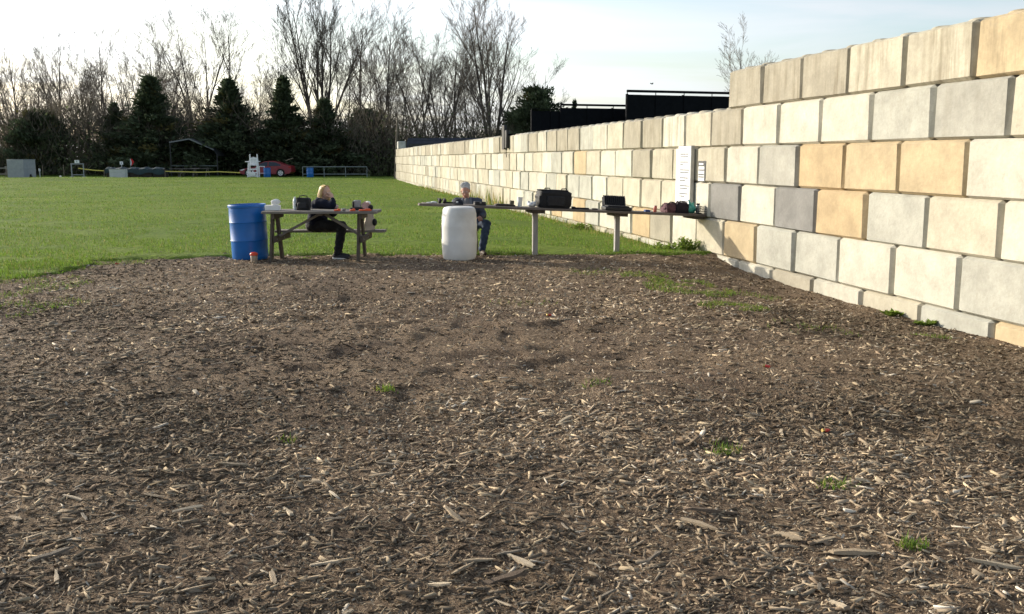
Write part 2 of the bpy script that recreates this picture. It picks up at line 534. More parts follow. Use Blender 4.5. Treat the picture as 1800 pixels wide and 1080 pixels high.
def chip_batch(n, y0, y1, powr, lmin, lmax, skew, pale, rng, side=False):
    x, y = scatter(n, y0, y1, powr, rng)
    s, d = wall_sd(x, y)
    dens = .42 + .58 * sst(.36, .56, fbm(x * .55, y * .55, 77, 4))
    dens *= 1 - .80 * np.exp(-((x - .25) / 1.6) ** 2 - ((y - 8.3) / 1.9) ** 2)
    bare = bed_d(x, y)
    ok = (d > .03) & (rng.random(n) < dens) & (bare > -.15 - .5 * rng.random(n) ** 3)
    x, y = x[ok], y[ok]; k = len(x)
    l = lmin + (lmax - lmin) * rng.random(k) ** skew
    w = np.maximum(l * (.09 + .26 * rng.random(k) ** 2.0), .004); t = np.minimum(l * (.04 + .09 * rng.random(k)), .010)
    z = np.maximum(bed_z(x, y), np.where(bed_d(x, y) < 0, lawn_z(x, y) - .01, -9)) + t * .35 + .003 * rng.random(k)
    V, F = chips(np.stack([x, y, z], 1), l, w, t, rng)
    return V, F, np.repeat(chip_colors(k, rng, pale) * damp(x, y), 8, 0)
parts = [chip_batch(46000, 2.6, 6.5, 1.15, .009, .085, 2.9, .17, rng),
         chip_batch(40000, 4.5, 11, 1.05, .016, .11, 2.9, .20, rng),
         chip_batch(22000, 9, 17.2, 1.0, .025, .13, 2.6, .24, rng)]
def flake_batch(n, y0, y1, powr, lmin, lmax, pale, rng):
    """fine crumbs and shreds between the chips, one face each"""
    x, y = scatter(n, y0, y1, powr, rng); s, d = wall_sd(x, y)
    ok = (d > .03) & (bed_d(x, y) > -.1); x, y = x[ok], y[ok]; k = len(x)
    l = lmin + (lmax - lmin) * rng.random(k) ** 2; w = l * (.18 + .35 * rng.random(k)); a = rng.random(k) * np.pi
    P = np.stack([x, y, bed_z(x, y) + .003 + .006 * rng.random(k)], 1)
    ax = np.stack([np.cos(a), np.sin(a), rng.normal(0, .45, k)], 1) * l[:, None] / 2
    ay = np.stack([-np.sin(a), np.cos(a), rng.normal(0, .6, k)], 1) * w[:, None] / 2
    V = np.stack([P - ax - ay, P + ax - ay * .6, P + ax * .8 + ay, P - ax * .9 + ay * .7], 1).reshape(-1, 3)
    return V, np.arange(4 * k).reshape(-1, 4), np.repeat(chip_colors(k, rng, pale) * damp(x, y), 4, 0)
parts += [flake_batch(90000, 2.6, 7, 1.2, .005, .024, .20, rng), flake_batch(70000, 5, 12, 1.1, .008, .035, .22, rng), flake_batch(40000, 10, 17, 1.0, .015, .05, .24, rng)]
off = 0; Vs, Fs, Cs = [], [], []
for V, F, c in parts:
    Vs.append(V); Fs.append(F + off); Cs.append(c); off += len(V)
wc = link('wood_chips', np_mesh('wood_chips', np.concatenate(Vs), np.concatenate(Fs), M_chip, np.concatenate(Cs)))
tag(wc, 'loose weathered wood chips strewn thickly over the brown bed', 'wood chips', kind='stuff')

# ---- the big splinters in the foreground, one by one
M_wood = [mat('weathered_chip_' + n, c, .85, .3, 30, .5, 90, stretch=(.25, 3, 3)) for n, c in
          (('tan', (.33, .255, .17)), ('grey', (.20, .165, .125)), ('pale', (.47, .38, .265)), ('brown', (.13, .092, .062)))]
def splinter(seed):
    r = random.Random(seed); mb = MB()
    n = 5; V = []
    w0 = r.uniform(.050, .105); bend = r.uniform(-.035, .035)
    for i in range(n):
        t = i / (n - 1) - .5
        w = w0 * (1 - abs(2 * t) ** 4 * r.uniform(.0, .3)) * r.uniform(.7, 1.25); h = .042 * r.uniform(.7, 1.2) * (1 - .35 * abs(2 * t))
        yo = bend * (1 - 4 * t * t) + r.uniform(-.015, .015)
        j = .10 if i in (0, n - 1) else .04
        V += [(t + r.uniform(-j, j), yo - w, -h), (t + r.uniform(-j, j), yo + w, -h * .8),
              (t + r.uniform(-j, j), yo + w * .8, h * r.uniform(.4, 1.3)), (t + r.uniform(-j, j), yo - w * .7, h * r.uniform(.4, 1.3))]
    F = [(3, 2, 1, 0), tuple(range(4 * n - 4, 4 * n))]
    for i in range(n - 1):
        for k in range(4):
            F.append((i * 4 + k, i * 4 + (k + 1) % 4, i * 4 + 4 + (k + 1) % 4, i * 4 + 4 + k))
    mb.add(V, F); return mb
splinters = []
for k in range(12):
    me = splinter(k).mesh('wood_chip', 12); me.materials.append(M_wood[k % 4]); splinters.append(me)
rr = random.Random(5)
# the ones that stand out in the photo: pixel, length, heading
NAMED = [(800, 912, .17, 2.2, 0), (993, 922, .13, 1.75, 1), (440, 855, .12, .9, 0), (90, 985, .17, .75, 1), (1130, 652, .16, -.35, 2), (1385, 945, .14, -.9, 0),
         (1250, 905, .22, -.1, 3), (1228, 925, .2, -.8, 0), (765, 1030, .13, -.45, 2), (1150, 978, .12, .9, 1), (1450, 950, .12, .5, 0), (915, 990, .15, -.85, 2),
         (1500, 978, .19, -.1, 0), (100, 1025, .11, -1.1, 2), (330, 905, .13, .6, 2), (505, 905, .12, -1.0, 2), (410, 822, .17, .05, 0), (1750, 995, .18, -.2, 2),
         (1610, 775, .10, -.2, 2), (880, 1018, .2, .1, 3), (480, 1020, .12, -1.2, 0), (1440, 1035, .11, 1.2, 1), (1060, 1050, .12, .5, 1), (680, 770, .12, -.2, 3), (1620, 690, .12, 0, 3)]
spots = [(*on_ground(x, y).xy, l, a, m_) for x, y, l, a, m_ in NAMED]
while len(spots) < 230:
    y = 3.0 + 5.2 * rr.random() ** 1.5; x = (rr.random() * 2 - 1) * (y * .57 + .15)
    s, d = wall_sd(x, y)
    if d < .25: continue
    if math.exp(-((x - .25) / 1.6) ** 2 - ((y - 8.3) / 1.9) ** 2) > .25: continue
    spots.append((x, y, .055 + .085 * rr.random() ** 1.7, rr.gauss(0, .9), rr.choice((0, 0, 1, 1, 2, 3))))
for i, (x, y, l, a, mi) in enumerate(spots):
    me = splinters[(mi % 4) + 4 * rr.randrange(3)]
    o = link('wood_chip', me, None, (x, y, float(bed_z(x, y)) + l * .045 + .004), (rr.gauss(0, .22), rr.gauss(0, .12), a))
    o.scale = (l, l * rr.uniform(.7, 1.1), l * rr.uniform(.7, 1.2))
    px_, py_ = project((x, y, 0))
    where = 'left' if px_ < 600 else 'right' if px_ > 1200 else 'middle'
    tone = ('tan', 'grey', 'pale', 'dark brown')[mi % 4]; size = 'long' if l > .11 else 'short'
    row = 'nearest the camera' if py_ > 900 else 'in middle foreground' if py_ > 720 else 'farther out'
    tag(o, '%s %s wood splinter at the %s of the mulch, %s' % (size, tone, where, row), 'wood chip', 'large wood chips in the foreground')

# ---- grass: lawn blades near the edge, thin tufts in the bed
M_grass = mat_attr('grass_blades', 'tone', .7, .45, .25)
def blades(P, h, w, lean, rng):
    n = len(P); a = rng.random(n) * 2 * np.pi; b = rng.random(n) * 2 * np.pi
    side = np.stack([np.cos(a), np.sin(a), np.zeros(n)], 1) * w[:, None] / 2
    tip = np.stack([np.cos(b) * lean, np.sin(b) * lean, np.ones(n)], 1) * h[:, None]
    V = np.stack([P - side, P + side, P + tip], 1).reshape(-1, 3)
    F = np.arange(3 * n).reshape(-1, 3)
    return V, F
def grass_tones(n, rng, dry=.12):
    c = np.array([.128, .205, .028])[None] * (.6 + .8 * rng.random((n, 1))) * np.stack([.85 + .3 * rng.random(n), np.ones(n), np.ones(n)], 1)
    u = rng.random(n) < dry
    c[u] = np.array([.30, .25, .09])[None] * (.6 + .7 * rng.random((u.sum(), 1)))
    return c
def grass_object(name, label, x, y, hmin, hmax, rng, zf, dry=.07, wid=.011, lean=.7):
    n = len(x)
    h = hmin + (hmax - hmin) * rng.random(n) ** 1.5
    P = np.stack([x, y, zf(x, y) - .006], 1)
    V, F = blades(P, h, wid * (.7 + .7 * rng.random(n)) * (1 + np.maximum(y - 20, 0) * .035), lean * rng.random(n), rng)
    o = link(name, np_mesh(name, V, F, M_grass, np.repeat(grass_tones(n, rng, dry), 3, 0)))
    return tag(o, label, 'grass', kind='stuff')
n = 400000
y = 12 + 72 * rng.random(n) ** 2.3; x = (rng.random(n) * 2 - 1) * (y * .56 + 1.2)
s, d = wall_sd(x, y)
b_ = bed_d(x, y)
ok = (d > .02) & (b_ < .10 * rng.random(n)) & (fbm(x * 1.3, y * 1.3, 50, 3) > .28 + .12 * rng.random(n))
grass_object('lawn_grass', 'short mown green grass of the open lawn behind the tables', x[ok], y[ok], .025, .075, rng, lawn_z)
# sparse grass and moss inside the bed
xx, yy = [], []
def patch(px, py, rx, ry, n, powr=1.0):
    c = on_ground(px, py)
    a = rng.random(n) * 2 * np.pi; r = rng.random(n) ** (.5 * powr)
    gx, gy = c.x + np.cos(a) * r * rx, c.y + np.sin(a) * r * ry
    k = fbm(gx * 3, gy * 3, 66, 3) > .40
    xx.append(gx[k]); yy.append(gy[k])
for p in ((1210, 500, .60, 1.0, 5200), (1150, 487, .5, .5, 1800), (1290, 540, .40, .35, 1400), (1050, 480, .5, .5, 500), (1430, 578, .45, .4, 400), (1330, 505, .3, .4, 300),
          (1022, 688, .11, .12, 170), (680, 690, .08, .08, 120), (1262, 790, .13, .10, 260), (1468, 857, .10, .07, 110), (1605, 965, .07, .05, 150), (1495, 950, .05, .04, 70),
          (905, 535, .5, .4, 200), (505, 778, .06, .05, 40), (1576, 553, .14, .12, 240), (1640, 566, .2, .12, 260), (1050, 675, .12, .1, 60),
          (40, 505, .8, 1.1, 2600), (95, 470, .7, .8, 2200), (20, 545, .5, .7, 900), (95, 535, .4, .4, 420), (190, 462, .8, .4, 900), (520, 455, .25, .12, 260), (930, 450, .8, .2, 500)):
    patch(*p)
x, y = np.concatenate(xx), np.concatenate(yy)
ok = wall_sd(x, y)[1] > .02; x, y = x[ok], y[ok]
grass_object('grass_tufts', 'thin patches of green grass coming up through the wood chips', x, y, .015, .06, rng, lambda a, b: np.maximum(bed_z(a, b), lawn_z(a, b)), .15, .008, 1.1)

# ================================================================ the block wall
def block_material(name, island=False):
    m, nt, b = _new(name); N, L = nt.nodes, nt.links
    oi = N.new('ShaderNodeObjectInfo'); tc = N.new('ShaderNodeTexCoord'); g = N.new('ShaderNodeNewGeometry')
    rnd = g.outputs['Random Per Island'] if island else oi.outputs['Random']
    if island:
        cr = N.new('ShaderNodeValToRGB'); L.new(rnd, cr.inputs[0])
        e = cr.color_ramp.elements; e[0].color = (.38, .345, .27, 1); e[1].color = (.48, .445, .36, 1)
        col = cr.outputs[0]
    else: col = oi.outputs['Color']
    cv = N.new('ShaderNodeCombineXYZ')
    for k in range(3): L.new(rnd, cv.inputs[k])
    sc = N.new('ShaderNodeVectorMath'); sc.operation = 'SCALE'; sc.inputs['Scale'].default_value = 53; L.new(cv.outputs[0], sc.inputs[0])
    ad = N.new('ShaderNodeVectorMath'); ad.operation = 'ADD'; L.new(tc.outputs['Object'], ad.inputs[0]); L.new(sc.outputs[0], ad.inputs[1])
    def noise(scale, det, stretch=(1, 1, 1), rough=.6, dist=0):
        mp = N.new('ShaderNodeMapping'); mp.inputs['Scale'].default_value = stretch; L.new(ad.outputs[0], mp.inputs[0])
        n = N.new('ShaderNodeTexNoise'); n.inputs['Scale'].default_value = scale; n.inputs['Detail'].default_value = det
        n.inputs['Roughness'].default_value = rough; n.inputs['Distortion'].default_value = dist
        L.new(mp.outputs[0], n.inputs['Vector']); return n.outputs['Fac']
    def rng_(v, a, b_, c, d):
        r = N.new('ShaderNodeMapRange'); r.inputs['From Min'].default_value = a; r.inputs['From Max'].default_value = b_
        r.inputs['To Min'].default_value = c; r.inputs['To Max'].default_value = d; L.new(v, r.inputs['Value']); return r.outputs[0]
    def mulc(a, fac_v):
        x = N.new('ShaderNodeMix'); x.data_type = 'RGBA'; x.blend_type = 'MULTIPLY'; x.inputs['Factor'].default_value = 1
        L.new(a, x.inputs['A']); L.new(fac_v, x.inputs['B']); return x.outputs['Result']
    c = mulc(col, rng_(noise(3.0, 8, dist=.1), .3, .7, .78, 1.12))
    c = mulc(c, rng_(noise(26, 4), .25, .75, .90, 1.08))
    # rain streaks running down the face, stronger on the blocks that carry them
    st = rng_(noise(5.5, 5, (1.6, 1, .12), .65), .46, .64, 0, .8)
    msk = rng_(noise(1.6, 3), .35, .62, .15, 1)
    mu = N.new('ShaderNodeMath'); mu.operation = 'MULTIPLY'; L.new(st, mu.inputs[0]); L.new(msk, mu.inputs[1])
    m2 = N.new('ShaderNodeMath'); m2.operation = 'MULTIPLY'; L.new(mu.outputs[0], m2.inputs[0])
    if island: m2.inputs[1].default_value = .35
    else: L.new(oi.outputs['Alpha'], m2.inputs[1])
    mx = N.new('ShaderNodeMix'); mx.data_type = 'RGBA'; L.new(m2.outputs[0], mx.inputs['Factor']); L.new(c, mx.inputs['A'])
    mx.inputs['B'].default_value = (.165, .135, .085, 1)
    # small dark pits and smudges
    n3 = rng_(noise(11, 9, rough=.7), .58, .74, 0, .45)
    m3 = N.new('ShaderNodeMix'); m3.data_type = 'RGBA'; L.new(n3, m3.inputs['Factor']); L.new(mx.outputs['Result'], m3.inputs['A'])
    m3.inputs['B'].default_value = (.27, .245, .20, 1)
    L.new(m3.outputs['Result'], b.inputs['Base Color'])
    b.inputs['Roughness'].default_value = .9; b.inputs['Specular IOR Level'].default_value = .2
    bp = N.new('ShaderNodeBump'); bp.inputs['Strength'].default_value = .35; bp.inputs['Distance'].default_value = .012
    L.new(noise(18, 7, rough=.7), bp.inputs['Height']); L.new(bp.outputs[0], b.inputs['Normal'])
    return m
M_block, M_block_far = block_material('cast_concrete'), block_material('cast_concrete_far', True)
WROT = (0, 0, math.pi / 2 - WT)
BL, BH, BD, Z0 = 1.22, .61, .61, .006
wall = thing('block_wall', 'long wall of stacked pale concrete blocks receding along the right of the range', 'wall', (WX0, 0, 0), WROT)
def block_mesh(seed, L_=1.214, knobs=False):
    r = random.Random(seed); mb = MB(); ch = r.uniform(.042, .052); cz = r.uniform(.022, .032)
    mb.box((0, -BD / 2, 0), (L_, BD, .606), ch)
    mb.v = [(p[0], p[1], math.copysign(.303 - cz, p[2]) if abs(abs(p[2]) - (.303 - ch)) < 1e-6 else p[2]) for p in mb.v]
    out = []
    for p in mb.v:                                            # worn, slightly out-of-true arrises
        out.append((p[0] + r.uniform(-.006, .006), p[1] + r.uniform(-.008, .004), p[2] + r.uniform(-.004, .004)))
    mb.v = out
    me = mb.mesh('block', smooth=False); me.materials.append(M_block); return me
BM = [block_mesh(k) for k in range(7)]
HALF = block_mesh(90, .601)
kb = MB(); kb.lathe([(.165, 0), (.16, .02), (.145, .04), (.11, .054), (.05, .058)], 14); KN = kb.mesh('knob', 50); KN.materials.append(M_block)
WHITE, CREAM, PALE, GREY, TAN = (.500, .475, .395), (.455, .418, .328), (.395, .388, .335), (.215, .210, .198), (.425, .325, .195)
GRY2 = (.355, .345, .30); ORG = (.445, .355, .225); DULL = (.335, .305, .24)
# colours read from the photo: (row, joint nearer to us) -> tone
TONE = {}
def row_base(k): return 14.11 if k % 2 == 0 else 14.75
def setrow(k, s_far, cols):
    """cols from the far block towards the camera; s_far is the far joint of the first"""
    b = row_base(k); n = round((s_far - b) / BL)
    for i, c in enumerate(cols): TONE[k, n - 1 - i] = c
setrow(4, 16.54, [(DULL, .5), (DULL, .9), (DULL, 1.0), (CREAM, .9), (CREAM, .75), (ORG, .8), (CREAM, .6), (ORG, .5), (CREAM, .5)])
setrow(3, 18.4, [(CREAM, .3), (DULL, .6), (WHITE, .2), (WHITE, .1), (WHITE, .1), (PALE, .25), (GRY2, .25), (CREAM, .15), (PALE, .1), (WHITE, .1)])
setrow(2, 15.33, [(GRY2, .15), (TAN, .15), (ORG, .15), (ORG, .1), (WHITE, .1), (PALE, .1), (CREAM, .1)])
setrow(1, 17.2, [(GREY, .1), (WHITE, .05), (GREY, .05), (TAN, .05), (PALE, .05), (CREAM, .1), (WHITE, .05), (PALE, .05), (CREAM, .05)])
setrow(0, 17.83, [(CREAM, .05), (ORG, .05), (PALE, .1), (PALE, .1), (WHITE, .05), (WHITE, .05), (PALE, .1), (CREAM, .05), (WHITE, .05)])
setrow(-1, 9.9, [(ORG, .1), (TAN, .1), (CREAM, .1)])
for k, x in ((0, 1112), (0, 1018), (0, 978), (2, 1025), (1, 1300)):      # scattered tan blocks farther along
    a = (x - 900) / FPX; s = WX0 / (a * math.cos(WT) - math.sin(WT)); b = row_base(k)
    if k != 1: TONE[k, math.floor((s - b) / BL)] = (TAN if k == 0 else ORG, .1)
rw = random.Random(3)
far_mb = MB(); S_END, S_PART = 83.0, 70.5
wall_blocks = 0
for k in range(-1, 5):
    b = row_base(k); n0 = math.ceil((2.6 - b) / BL); n = n0
    while True:
        s0 = b + n * BL; s1 = s0 + BL
        if k == 4 and s0 > 15.4: break
        if s0 > S_END: break
        zc = Z0 + BH * (k + .5); sc_ = (s0 + s1) / 2
        if s0 > S_PART:
            far_mb.box((sc_, -BD / 2 + rw.uniform(-.01, .012), zc), (1.208, BD, .603), .04)
        else:
            me = BM[rw.randrange(7)]
            o = link('block', me, wall, (sc_, rw.uniform(-.014, .016), zc), (rw.gauss(0, .004), rw.gauss(0, .003), rw.gauss(0, .006)))
            t = TONE.get((k, n))
            if t is None:
                u = rw.random()
                c = WHITE if u < .42 else CREAM if u < .78 else PALE if u < .93 else DULL
                f = rw.uniform(.9, 1.06)
                st = .95 if k == 3 and s0 > 16 else .4 if k == 2 else .15
                t = (tuple(q * f for q in c), st * rw.uniform(.5, 1.2))
                if k == 3 and 19 < s0 < 60 and rw.random() < .5: t = (DULL, min(1, st * 1.3))
            o.color = (*t[0], min(1, t[1]))
            wall_blocks += 1
            if (k == 4) or (k == 3 and s0 > 15.5):
                for dx in (-.31, .31):
                    kn = link('knob', KN, o, (dx + rw.uniform(-.02, .02), -BD / 2, .300)); kn.color = o.color
        n += 1
far_part = far_mb.build('distant_blocks', M_block_far, wall, angle=20); far_part['kind'] = 'stuff'
# one more block set on the far end of the wall
o = link('block', BM[0], wall, (81.4, 0, Z0 + BH * 4.5)); o.color = (.5, .5, .47, .3)

# black fixture clamped over the top of the wall, with its cable
fx = thing('wall_floodlight', 'black two-part box fixture clamped over the top edge of the block wall', 'light fixture', wall_pt(0, 0, 0), (0, 0, 0))
a_ = (892 - 900) / FPX; s_fx = WX0 / (a_ * math.cos(WT) - math.sin(WT))
fx.location = wall_pt(s_fx, 0, Z0 + BH * 4); fx.rotation_euler = WROT
M_black = mat('black_plastic', (.012, .012, .014), .45, .2, 20)
M_blackm = mat('black_painted_metal', (.007, .0075, .010), .9, .25, 6, spec=.1)
MB().box((.28, .06, -.05), (.42, .10, .85), .015).build('housing', M_black, fx)
MB().box((-.30, .07, -.13), (.30, .12, .62), .02).build('lamp_box', M_black, fx)
MB().box((0, -.2, .03), (1.0, .56, .05), .01).build('clamp_plate', M_blackm, fx)
MB().tube([(-.30, .10, -.40), (-.28, .10, -.62), (-.22, .07, -.75)], .012, 6).build('cable', M_black, fx)

# ---- rule boards fixed to the wall
M_board = mat('white_board', (.78, .79, .80), .45, .04, 4)
M_ink = mat('grey_print', (.14, .145, .16), .7, .1, 10)
M_inkk = mat('black_print', (.03, .03, .03), .6, .1, 10)
M_alu = mat('grey_metal_edge', (.34, .35, .36), .4, .1, 10, metal=.6)
def wall_s(px, out=0.0):
    a = (px - 900) / FPX; cw = math.cos(WT)
    return (WX0 - out * math.cos(WT) - a * out * math.sin(WT)) / (a * cw - math.sin(WT))
sb = wall_s(1201, .06)
zb0, zb1 = .78, 1.86
board = thing('rule_board', 'tall white notice board with rows of small print standing against the block wall', 'sign', wall_pt(sb, .035, 0), WROT)
bw = .62
MB().box((0, .025, (zb0 + zb1) / 2), (bw, .03, zb1 - zb0), .004).build('panel', M_board, board)
MB().box((-bw / 2 - .02, .02, (zb0 + zb1) / 2), (.05, .07, zb1 - zb0 + .02), .004).build('edge_post', M_alu, board)
MB().box((bw / 2 + .10, -.004, (zb0 + zb1) / 2 - .02), (.17, .024, zb1 - zb0 - .06), .004).build('backing_strip', M_board, board)
pr = MB(); rr = random.Random(8)
for g_, zz in enumerate(np.linspace(zb1 - .14, zb0 + .08, 7)):
    for ln in range(2):
        x0 = bw / 2 - .10; end = -bw / 2 + .08 + (rr.random() * .28 if ln else .02); zl = zz - ln * .048
        while x0 > end:
            w_ = rr.uniform(.025, .07)
            pr.box((x0 - w_ / 2, .0415, zl), (w_, .003, .026)); x0 -= w_ + .014
pr.build('print', M_ink, board)['kind'] = 'stuff'
s2 = wall_s(1231.5, .01)
sg = thing('small_sign', 'small framed sign with a black heading beside the tall white board', 'sign', wall_pt(s2, .018, 1.42), WROT)
MB().box((0, .006, 0), (.30, .012, .36), .002).build('panel', M_board, sg)
MB().box((0, .014, .125), (.27, .004, .085)).build('heading', M_inkk, sg)
q = MB()
for x_ in (-.142, .142): q.box((x_, .014, 0), (.012, .005, .36))
for z_ in (-.174, .174): q.box((0, .0145, z_), (.272, .005, .012))
q.build('frame', M_inkk, sg)
q = MB()
for zl, ws in ((.125, (.05, .06, .045)),):
    x0 = .10
    for w_ in ws: q.box((x0 - w_ / 2, .018, zl), (w_, .003, .03)); x0 -= w_ + .02
q.build('heading_letters', M_board, sg)['kind'] = 'stuff'
q = MB()
for zl in (.02, -.06, -.10):
    x0 = .11
    while x0 > -.09:
        w_ = rr.uniform(.03, .06); q.box((x0 - w_ / 2, .014, zl), (w_, .003, .025)); x0 -= w_ + .014
q.build('print', M_inkk, sg)['kind'] = 'stuff'

# ---- what stands behind the wall: black stepped range screens, a long low roof
def screen(label, x0, x1, ytop, slot, D0, D1, zbot=0.0):
    """one black timber screen; slot = gap under its top rail in photo pixels"""
    p0, p1 = at_depth(x0, ytop, D0), at_depth(x1, ytop, D1)
    d = p1 - p0; L_ = math.hypot(d.x, d.y); rot = math.atan2(d.y, d.x)
    t = thing('range_screen', label, 'screen', (p0.x, p0.y, 0), (0, 0, rot), 'black range screens behind the wall')
    H = p0.z; gap = (slot[1] - slot[0]) / FPX * D0; rail = (slot[0] - ytop) / FPX * D0
    zt = H - rail - gap
    n = max(3, round(L_ / .62)); w = L_ / n
    for i in range(n):
        MB().box(((i + .5) * w, .045 * (i % 2), zt / 2), (w + (.03 if i % 2 else -.004), .04, zt), .004).build('plank', M_blackm, t)
    MB().box((L_ / 2, 0, H - rail / 2), (L_, .08, rail), .006).build('top_rail', M_blackm, t)
    for i in range(0, n + 1, 4):
        MB().box((min(max(i * w, .05), L_ - .05), .10, H / 2 - rail), (.09, .09, H - .02 - rail), .006).build('post', M_blackm, t)
    q = MB()
    for i in range(0, n + 1, 2): q.box((min(max(i * w, .02), L_ - .02), .0, zt + gap / 2), (.025, .03, gap + .02))
    q.build('spacers', M_blackm, t)['kind'] = 'stuff'
screen('lowest black plank screen at the left end of the stepped screens behind the wall', 934, 985, 191, (192, 195), 41.0, 41.3)
screen('middle black plank screen of the stepped screens behind the wall', 985, 1101, 182.5, (186, 189.5), 41.2, 42)
screen('tallest black plank screen of the three behind the wall, next to its high end', 1102, 1300, 158, (162.2, 166), 40.5, 42)

M_shingle = mat('dark_shingles', (.030, .034, .045), .8, .3, 3, .5, 20, stretch=(1, 1, 4))
M_siding = mat('dark_siding', (.05, .05, .05), .8, .2, 4)
p0, p1 = at_depth(712, 244, 93), at_depth(858, 239, 93)
sh = thing('low_shed', 'long low shed with a dark roof showing over the far end of the wall', 'shed', ((p0.x + p1.x) / 2, 93, 0))
L_ = p1.x - p0.x; zr = p0.z + .1
MB().box((0, 2.5, zr * .42), (L_ - .6, 5, zr * .84), .01).build('walls', M_siding, sh)
for k in range(6):                                             # overlapping roof courses
    t0, t1 = k / 6, (k + 1) / 6
    MB().add([(-L_ / 2, -.5 + 3 * t0, zr * .55 + zr * .45 * t0 + .05), (L_ / 2, -.5 + 3 * t0, zr * .55 + zr * .45 * t0 + .05), (L_ / 2, -.5 + 3 * t1, zr * .55 + zr * .45 * t1 + .02), (-L_ / 2, -.5 + 3 * t1, zr * .55 + zr * .45 * t1 + .02),
              (-L_ / 2, -.5 + 3 * t0, zr * .55 + zr * .45 * t0), (L_ / 2, -.5 + 3 * t0, zr * .55 + zr * .45 * t0), (L_ / 2, -.5 + 3 * t1, zr * .55 + zr * .45 * t1 - .03), (-L_ / 2, -.5 + 3 * t1, zr * .55 + zr * .45 * t1 - .03)],
             [(0, 1, 2, 3), (4, 7, 6, 5), (0, 4, 5, 1), (1, 5, 6, 2), (2, 6, 7, 3), (3, 7, 4, 0)]).build('roof_course', M_shingle, sh)
MB().prism([(-L_ / 2, 0), (L_ / 2, 0), (L_ / 2, .1), (-L_ / 2, .1)], 2.5, 5.8).build('rear_roof', M_shingle, sh, (0, 0, zr * .75))

# wooden pole at the far end of the wall
M_pole = mat('weathered_pole', (.16, .13, .10), .85, .25, 6, stretch=(4, 4, .4))
p = at_depth(694, 300, 85.5); top = at_depth(699, 208, 85.5)
MB().tube([(0, 0, -.3), ((top.x - p.x) * .5, 0, top.z * .5), (top.x - p.x, 0, top.z)], [.10, .09, .07], 8)
pole = MB().tube([(0, 0, -.3), ((top.x - p.x) * .5, 0, top.z * .5), (top.x - p.x, 0, top.z)], [.11, .10, .08], 8).build('utility_pole', M_pole, None, (p.x, p.y, 0))
tag(pole, 'thin leaning wooden pole at the far end of the block wall', 'pole')

# ================================================================ the tree line
M_bark = mat('grey_bark', (.075, .062, .052), .95, .25, 3)
M_twig = mat('bare_twigs', (.125, .103, .085), .95, .2, 3)
def grow(seed, H, leaders, spread, limb_n, r0, droop=0.0, twist=.105, lean=0, start=.18, nest=True, vase=.5):
    """bare winter tree. returns trunk segments and crown segments as [points, radii]"""
    r = random.Random(seed); trunk, crown = [], []
    def rv(s): return Vector((r.gauss(0, s), r.gauss(0, s), r.gauss(0, s)))
    def branch(p, d, L_, rad, depth, up):
        n = 5 if depth < 2 else 3 if depth < 3 else 2
        pts, rads = [p], [rad]; d = d.normalized()
        for i in range(n):
            d = (d + rv(twist * (1 if depth else .6)) + Vector((0, 0, up))).normalized()
            p = p + d * (L_ / n); pts.append(p); rads.append(max(rad * (1 - (i + 1) / n * .86), .009))
        (trunk if depth == 0 else crown).append((pts, rads, depth))
        if depth >= 4 or L_ < .5: return
        m = (limb_n, 7, 6, 3)[depth]
        for k in range(m):
            t = (start if depth == 0 else .22) + (.98 - (start if depth == 0 else .22)) * (k + r.random() * .7) / m
            i = min(int(t * n), n - 1); f = t * n - i
            q = pts[i].lerp(pts[i + 1], f); rq = rads[i] * (1 - f) + rads[i + 1] * f
            dd = (pts[i + 1] - pts[i]).normalized()
            a = r.random() * 2 * math.pi
            side = Vector((math.cos(a), math.sin(a), 0)); side = (side - dd * side.dot(dd)).normalized()
            ang = r.uniform(.45, .85) * spread
            cd = dd * math.cos(ang) + side * math.sin(ang)
            cl = L_ * (r.uniform(.34, .55) if depth == 0 else r.uniform(.32, .55)) * (1.15 - .55 * t)
            branch(q, cd, cl, min(rq * .55, rad * .42), depth + 1, .10 - droop)
    if leaders == 1:
        branch(Vector((0, 0, -.2)), Vector((lean, r.gauss(0, .04), 1)), H, r0, 0, .04)
    else:
        h0 = H * .10
        pts = [Vector((0, 0, -.2)), Vector((0, 0, h0 * .5)), Vector((0, 0, h0))]
        trunk.append((pts, [r0 * 1.25, r0, r0 * .95], 0))
        for k in range(leaders):
            a = 2 * math.pi * (k + r.random() * .5) / leaders; o = r.uniform(.5, 1) * vase
            branch(pts[1].lerp(pts[2], r.random()), Vector((math.cos(a) * o + lean, math.sin(a) * o * .6, 1)), H * r.uniform(.78, .92), r0 * r.uniform(.42, .6), 0, .035)
    return trunk, crown
def tubes_np(segs):
    V, F = [], []; o = 0
    for pts, rads, depth in segs:
        n = 6 if rads[0] > .10 else 4 if rads[0] > .03 else 3
        P = np.array([tuple(p) for p in pts]); d = np.gradient(P, axis=0); d /= np.linalg.norm(d, axis=1, keepdims=True) + 1e-9
        ref = np.array([1., 0, 0]) if abs(d[0, 0]) < .8 else np.array([0, 1., 0])
        x = np.cross(d, ref); x /= np.linalg.norm(x, axis=1, keepdims=True) + 1e-9; y = np.cross(d, x)
        a = np.arange(n) * 2 * np.pi / n
        ring = P[:, None] + (x[:, None] * np.cos(a)[None, :, None] + y[:, None] * np.sin(a)[None, :, None]) * np.array(rads)[:, None, None]
        V.append(ring.reshape(-1, 3)); m = len(P)
        i = np.arange(m - 1)[:, None] * n; k = np.arange(n)[None]; k2 = (k + 1) % n
        F.append(np.stack([i + k, i + k2, i + n + k2, i + n + k], -1).reshape(-1, 4) + o); o += m * n
    return np.concatenate(V), np.concatenate(F)
TREES = {}
